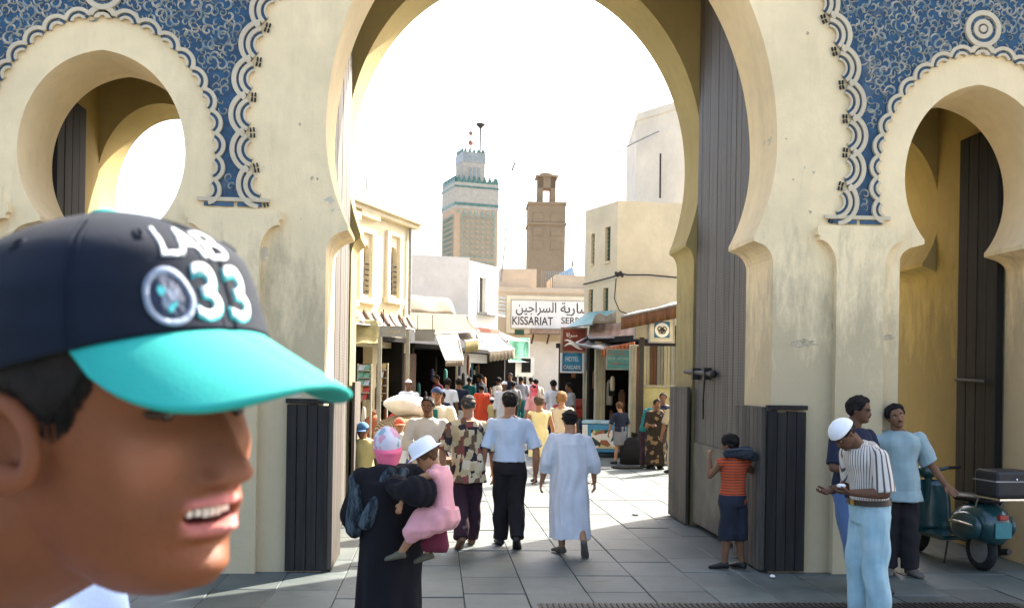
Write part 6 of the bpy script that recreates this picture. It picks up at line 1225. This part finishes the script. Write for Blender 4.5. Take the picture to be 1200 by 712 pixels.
m = MB(); m.box(-.24, -.54, .86, .24, -.17, 1.15); tb = m.build('top_case', M_seat, sc, world=False, bevel=.035); MB().box(-.245, -.545, 1.03, .245, -.165, 1.045).build('case_seam', M_grey, tb, world=False); MB().ball((0, -.545, 1.06), .014).build('case_lock', M_chrome, tb, world=False); MB().box(-.2, -.55, .835, .2, -.15, .856).build('rack', M_chrome, sc, world=False)
for s_ in (-1, 1): MB().tube([(s_ * .16, -.15, .84), (s_ * .16, -.1, .72)], .01, 5).build('rack_stay', M_chrome, sc, world=False)
m = MB(); m.box(-.055, -.365, .60, .055, -.32, .655); m.build('tail_light', simple('red_lens', (.35, .03, .02), .25, .1, 3, 0, spec=.5), sc, world=False, bevel=.01)
MB().box(-.10, -.36, .40, .10, -.345, .57).build('tail_plate', simple('pale_teal_paint', (.05, .20, .21), .4, .1, 3, 0), sc, world=False, bevel=.006)
MB().tube([(.1, .2, .2), (.16, -.05, .2), (.16, -.25, .24)], .035, 8).build('exhaust', M_iron, sc, world=False)
MB().tube([(-.13, .42, .26), (-.2, .38, .01)], .012, 6).build('stand', M_iron, sc, world=False)
# ================================================================ the boy close to the camera
HC = at(130, 477, .62); HEAD_H = .215; BH = 1.53; boy_dir = -115
Fb = skeleton(H=BH, hfac=BH / HEAD_H, head=(-4, -8.5, 2), w=.98, neckf=.10, necklen=.012, lean=7, armR=((.03, -.02, -.17), (.01, .05, -.145)), armL=((.03, .0, -.17), (.01, .05, -.145))); Fb.foot = {}
rz = Matrix.Rotation(R(boy_dir), 3, 'Z'); lo = HC - rz @ Fb.headc; dz = lo.z - .5
BH2 = BH + dz / .925; Fb = skeleton(H=BH2, hfac=BH2 / HEAD_H, head=(-4, -8.5, 2), w=.98, neckf=.10, necklen=.012, lean=7, armR=((.03, -.02, -.17), (.01, .05, -.145)), armL=((.03, .0, -.17), (.01, .05, -.145))); Fb.foot = {}
lo = HC - rz @ Fb.headc; lo.z = .5
boy = thing('person', 'boy close to the camera in a navy and turquoise cap looking right', 'person', lo, R(boy_dir))
_hp = head_pt
def head_pt(th, t, feat=True, child=0.0):
    x, y, z = _hp(th, t, feat)
    if feat:
        c = np.cos(th); fr = np.clip(c * 3, 0, 1); ax = np.abs(x)
        open_ = np.clip(1 - (x / .098) ** 2, 0, 1) ** .5 * np.clip(1 - ((t - .226) / (.023)) ** 2, 0, 1) ** .5
        nzb = np.interp(t, [.28, .31, .34, .37, .43, .5], [0, .018, .016, .016, .014, 0]); y = y + fr * nzb * np.exp(-(x / .075) ** 2); y = y - fr * .085 * open_ + fr * (.022 * gs(x, 0, .085) * gs(t, .262, .019) + .034 * gs(x, 0, .085) * gs(t, .186, .022) - .03 * gs(x, 0, .05) * gs(t, .40, .05) * .5 + .026 * gs(ax, .075, .02) * gs(t, .318, .022) - .012 * gs(ax, .105, .016) * gs(t, .325, .03) - .010 * gs(ax, .135 + (.33 - t) * .35, .018) * gs(t, .275, .05) - .03 * gs(ax, .042, .018) * gs(t, .298, .010) + .012 * gs(ax, .17, .09) * gs(t, .36, .07) + .01 * gs(ax, .12, .03) * gs(t, .23, .03))
    return x, y, z
mb = MB(); k = BH2; torso(mb, Fb, -.006, .47, .835)
for s_ in (1, -1):
    c = Fb.S(.76)[0].lerp(Fb.sh[s_], .5); capsule(mb, c, Fb.sh[s_], .038 * k, .03 * k); capsule(mb, Fb.S(.815)[0].lerp(Fb.sh[s_], .12), Fb.sh[s_], .027 * k, .026 * k); capsule(mb, Fb.sh[s_], Fb.el[s_], .027 * k, .021 * k); capsule(mb, Fb.el[s_], Fb.wr[s_], .022 * k, .014 * k)
    capsule(mb, Fb.hip[s_], Fb.kn[s_], .046 * k, .032 * k); capsule(mb, Fb.kn[s_], Fb.an[s_], .033 * k, .021 * k); foot(mb, Fb, s_, 0)
hands(mb, Fb, True)
capsule(mb, Fb.neck - Fb.up * .03 * k, Fb.HM @ Vector((0, -.10 * Fb.hh, -.20 * Fb.hh)), .037 * k, .037 * k, 20)
hm = MB(); head_mb(hm, Fb.HM, Fb.hh, 220, 220); mb.add(hm.v, hm.f)
X = Fb.HM.to_3x3(); hh = Fb.hh
for s_ in (1, -1):                                        # ears with a rolled rim, bowl and lobe
    ec = lambda a, r=1.0, o=0.0: Fb.HM @ Vector((s_ * (.315 + .045 * max(0, -math.sin(a) * 0 + .6 - .4 * math.cos(a)) + .028 + o) * hh, (.02 + .085 * r * math.cos(a) - .02 * math.sin(a)) * hh, (-.066 + .105 * r * math.sin(a)) * hh))
    mb.tube([ec(a) for a in [R(-70 + i * 12) for i in range(24)]], [.026 * hh] * 24, 8); mb.ball(ec(R(-95), .85, .0), .035 * hh, .05 * hh, .045 * hh)
    mb.loft([(Fb.HM @ Vector((s_ * (.30 + o) * hh, (.015 - o * .2) * hh, -.066 * hh)), X @ Vector((0, .08 * hh * q_, 0)), X @ Vector((0, 0,    .105 * hh * q_))) for o, q_ in ((-.02, .9), (.02, 1), (.035, .95), (.04, .6))], 14)
me = remesh(mb, .0024, 4); me.name = 'body'
n = len(me.vertices); co = np.empty(n * 3, np.float32); me.vertices.foreach_get('co', co); co = co.reshape(-1, 3); inv = np.array(Fb.HM.inverted()); q = (co @ inv[:3, :3].T + inv[:3, 3]) / hh; x, y, t = q[:, 0], q[:, 1], q[:, 2] + .5
sm = lambda v, a, b: np.clip((v - a) / (b - a), 0, 1)
front = sm(y, .24, .30); wx = 1 - sm(np.abs(x), .085, .118); up_ = np.exp(-((t - .256 - .01 * np.exp(-(x / .05) ** 2) + .15 * x * x) / .0165) ** 4); lw = np.exp(-((t - .188 + .0 * x - .9 * x * x) / .021) ** 4)
lip = np.clip((up_ + lw), 0, 1) * wx * front * .9
inner = .75 * np.exp(-((np.abs(x) - .045) / .02) ** 2 - ((t - .300) / .010) ** 2) * front + np.clip(1 - (x / .092) ** 2, 0, 1) ** .3 * (np.abs(t - .226) < .025) * (y < np.interp(np.abs(x), [0, .1], [.385, .335])) * front * (y > .15)  # nostril shade painted into the colour, plus the dark inside of the mouth
flush = (.35 * np.exp(-((np.abs(x) - .2) / .09) ** 2 - ((t - .38) / .09) ** 2) + .4 * np.exp(-(x / .06) ** 2 - ((t - .335) / .04) ** 2)) * front
for nm, a in (('lip', lip), ('inner', inner), ('flush', flush)):
    at_ = me.attributes.new(nm, 'FLOAT', 'POINT'); at_.data.foreach_set('value', a.astype(np.float32))
bo = link('body', me, boy, [skinm('boy_skin', (.172, .061, .025), True)])
M_tooth = simple('tooth', (.75, .70, .60), .25, .04, 5, 0, spec=.5)
for i in range(-3, 4):
    a = i * .062; xx = math.sin(a * 2.4) * .095 * (1 if i else 0); xx = i * .0235; yy = .352 - 2.4 * xx * xx; hgt = .030 if abs(i) < 2 else .025
    MB().loft([(Fb.HM @ Vector((xx * hh, yy * hh, (.247 - .5 - u * hgt) * hh)), X @ Vector((.0115 * hh * w_, 0, 0)), X @ Vector((0, .008 * hh * w_, 0))) for u, w_ in ((0, .85), (.4, 1), (.85, .95), (1, .75))], 10).build('tooth', M_tooth, boy, smooth=True, world=False)
MB().ball(Fb.HM @ Vector((0, .29 * hh, -.298 * hh)), .06 * hh, .05 * hh, .012 * hh).build('tongue', simple('tongue_pink', (.35, .09, .08), .4, .1, 5, 0), boy, smooth=True, world=False)
eyes(boy, Fb, simple('lash_line', (.05, .022, .014), .5, .2, 5, 0), EI, HB); hair_obj(boy, Fb.HM, hh, HB, .74, .47, .13, .03, 77, rough=.006, line=([0, .7, .92, 1.02, 1.12, 1.25, 1.38, 1.5, 1.8, 2.1, 2.4, 3.15], [.72, .66, .60, .54, .485, .455, .45, .50, .50, .36, .16, .12]))  # eyeballs coloured dark as a narrow lash line
shirt(boy, Fb, cloth('pale_blue_tee', (.075, .115, .21), .06), .46, .85, .016, 1.05, .008, name='t_shirt', seed=80, z1=.845, fold=.004); trousers(boy, Fb, C['blue_denim'], e=.016); shoes(boy, Fb, L_grey)
MB().tube([Fb.S(.835)[0] + Fb.xa * math.cos(a) * .050 * k + Fb.ya * (math.sin(a) * .047 * k) + Vector((0, 0, .004 - .024 * math.sin(a))) for a in [i / 28 * 6.2832 for i in range(29)]], .009, 8, cap=False).build('collar', cloth('pale_blue_rib', (.065, .10, .19), .05), boy, smooth=True, world=False)
hs = MB(); rgh = random.Random(8)
for i in range(420):
    a = rgh.uniform(.95, 2.2) * rgh.choice((1, -1)); t0 = float(np.interp(abs(a), [.92, 1.02, 1.12, 1.25, 1.38, 1.5, 1.8, 2.1, 2.4], [.60, .54, .485, .455, .45, .50, .50, .36, .16])); P_ = []
    for j in range(4):
        tt = t0 + .05 - .024 * j + rgh.uniform(-.004, .004); aa = a + rgh.uniform(-.01, .01) + .012 * j; x_, y_, z_ = _hp(TT([aa]), TT([tt]), False); v_ = Vector((x_[0], y_[0], z_[0])); P_.append(Fb.HM @ ((v_ + Vector((v_.x, v_.y, 0)).normalized() * (.016 - .004 * j)) * hh))
    hs.tube(P_, [.0007, .0007, .0005, .0002], 3, cap=False)
hs.build('hair_strands', HB, boy, world=False, kind='stuff')
# ---- cap
CUT0, CUT1 = .605, .085
def crown(th, t, off=0.0):
    x, y, z = _hp(TT([th]), TT([min(t, .9985)]), False); p = Vector((x[0], y[0], z[0])); d = Vector((p.x, p.y, max(p.z, 0) * .7))
    d = d.normalized() if d.length > 1e-6 else Vector((0, 0, 1)); f = max(0, math.cos(th))
    o = .048 + .05 * math.exp(-((t - .87) / .09) ** 2) * (.45 + .55 * f) + .02 * f * (1 - max(0, t - .6) * 2.2) + off
    o -= .0055 * math.exp(-((math.degrees(th) % 60 - 0) / 1.6) ** 2) + .0055 * math.exp(-((math.degrees(th) % 60 - 60) / 1.6) ** 2) if t < .97 else 0
    q = p + d * o
    if t > .93: q.z = min(q.z, .535 + off)
    return q * hh
T33, TLAB = .765, .868
cut = lambda th: CUT0 + CUT1 * math.cos(th)
vs = []; nth, ntt = 144, 30
for i in range(ntt + 1):
    for kx in range(nth):
        th = -math.pi + 2 * math.pi * kx / nth; c0 = cut(th); vs.append(Fb.HM @ crown(th, c0 + (.9985 - c0) * (i / ntt)))
fs = [(i * nth + a, i * nth + (a + 1) % nth, (i + 1) * nth + (a + 1) % nth, (i + 1) * nth + a) for i in range(ntt) for a in range(nth)]; fs.append(tuple(ntt * nth + a for a in range(nth)))
k_ = N('navy_cotton_twill'); k_.bump(k_.mix(.6, k_.noise(700, 2), k_.noise(30, 4)), .25, .002); k_.b.inputs['Sheen Weight'].default_value = .03
M_navy = k_.done(k_.mix(k_.ramp(k_.noise(12, 5), [(.35, 0), (.7, 1)]), (.002, .0045, .011), (.004, .009, .021)), .85, .2)
k_ = N('turquoise_twill'); k_.bump(k_.noise(700, 2), .25, .002); M_turq = k_.done(k_.mix(k_.ramp(k_.noise(9, 5), [(.35, 0), (.7, 1)]), (.014, .27, .235), (.022, .34, .295)), .8, .25)
cp = MB().add(vs, fs).build('cap', M_navy, boy, smooth=True, world=False, solid=.0025)
G = []; A0 = 1.08
for i in range(19):
    u = i / 18; row = []
    for j in range(49):
        a = -A0 + 2 * A0 * j / 48; p = crown(a, cut(a), -.01) / hh; L = .30 * max(0, math.cos(a / A0 * math.pi / 2)) ** .55; d = Vector((p.x * .35, .36, 0)).normalized()
        r = p + d * L * u; lu = L * u / .30; r.z -= .95 * r.x * r.x * lu ** .8 + .15 * lu; row.append(Fb.HM @ (r * hh))
    G.append(row)
br = MB().sheet(G).build('brim', M_turq, cp, smooth=True, world=False, solid=.0035)
for i in (4, 8, 12, 16): MB().tube([Vector(p) + X @ Vector((0, 0, .0017)) for p in G[i][3:-3]], .0005, 4, cap=False).build('stitching', M_turq, br, world=False)
MB().ball(Fb.HM @ Vector((0, 0, .538 * hh)), .011, .011, .006).build('button', M_turq, cp, smooth=True, world=False)
for i in range(6):
    a = R(60 * i + 30) if 0 else R(60 * i); P_ = [Fb.HM @ crown(a, cut(a) + (.96 - cut(a)) * j / 24, .0015) for j in range(25)]
    for o_ in (-.012, .012): MB().tube([Fb.HM @ crown(a + o_ * 3, cut(a) + (.95 - cut(a)) * j / 24, .0062) for j in range(25)], .0005, 4, cap=False).build('seam_stitching', M_navy, cp, world=False)
    a2 = a + R(30); m = MB(); m.tube([Fb.HM @ crown(a2 + math.cos(q_ / 12 * 6.2832) * .03, .88 + math.sin(q_ / 12 * 6.2832) * .011, .0065) for q_ in range(13)], .0011, 5, cap=False); m.build('eyelet', M_navy, cp, world=False)
M_emb = simple('white_embroidery', (.62, .64, .66), .7, .04, 40, .3, 400); M_emt = simple('turquoise_embroidery', (.06, .42, .44), .7, .1, 40, .2, 400); M_emg = simple('silver_grey_embroidery', (.20, .24, .32), .7, .2, 60, .3, 300)
def wrap(body, th0, t0, w_, h_, mat, off, rot=0, bold=.02, arc=0, name='embroidered_text', shear=0):
    o = text(body, 1, None, (0, 0, 0), (0, 0, 0), mat, name, .0, (1, 1), bold=bold); me = o.data; bm = bmesh.new(); bm.from_mesh(me); bmesh.ops.triangulate(bm, faces=bm.faces); bmesh.ops.subdivide_edges(bm, edges=[e for e in bm.edges if e.calc_length() > .06], cuts=2); bm.to_mesh(me); bm.free()
    for v in me.vertices:
        X_, Y_ = v.co.x * w_, v.co.y * h_; c_, s__ = math.cos(rot), math.sin(rot); X_, Y_ = X_ * c_ - Y_ * s__ + shear * Y_, X_ * s__ + Y_ * c_; tt = t0 + Y_ - arc * (v.co.x) ** 2; th = -th0 - X_ * 0 + X_
        v.co = Fb.HM @ crown(th0 - X_, tt, off)
    me.update(); o.parent = cp; q_ = o.modifiers.new('thick', 'SOLIDIFY'); q_.thickness = .0007; q_.offset = 0; return o
TH33 = .0
wrap('33', TH33, T33, .43, .118, M_emt, .0066, bold=.035); wrap('33', TH33, T33 + .003, .42, .112, M_emb, .0088, bold=.012)
wrap('LAB', TH33 + .14, TLAB, .54, .066, M_emb, .0075, bold=.010, arc=.012)
rg_ = MB(); c_th, c_t = .40, T33 - .012
def disc(r0, r1, mat, off, nm, n=40):
    m = MB(); P0 = [Fb.HM @ crown(c_th - math.cos(i / n * 6.2832) * r0 * 3.0, c_t + math.sin(i / n * 6.2832) * r0, off) for i in range(n)]; P1 = [Fb.HM @ crown(c_th - math.cos(i / n * 6.2832) * r1 * 3.0, c_t + math.sin(i / n * 6.2832) * r1, off) for i in range(n)]
    m.add(P0 + P1, [(i, (i + 1) % n, n + (i + 1) % n, n + i) for i in range(n)]); return m.build(nm, mat, cp, smooth=True, world=False, solid=.0007)
disc(.0, .060, simple('dark_patch', (.03, .04, .07), .8, .2, 30, .2, 300), .0068, 'emblem_ground'); disc(.046, .060, M_emg, .0085, 'emblem_ring'); rg2 = random.Random(4)
for i in range(11):
    a = rg2.uniform(0, 6.28); r = rg2.uniform(0, .026); m = MB(); n = 10; rr_ = rg2.uniform(.008, .016)
    P0 = [Fb.HM @ crown(c_th - (math.cos(a) * r + math.cos(j / n * 6.2832) * rr_) * 2.4, c_t + math.sin(a) * r + math.sin(j / n * 6.2832) * rr_ * rg2.uniform(.6, 1.3), .0085 + i * .0004) for j in range(n)]; m.add(P0, [tuple(range(n))]); m.build('emblem_patch', M_emg if i % 3 else M_emt, cp, world=False, solid=.001)
head_pt = _hp
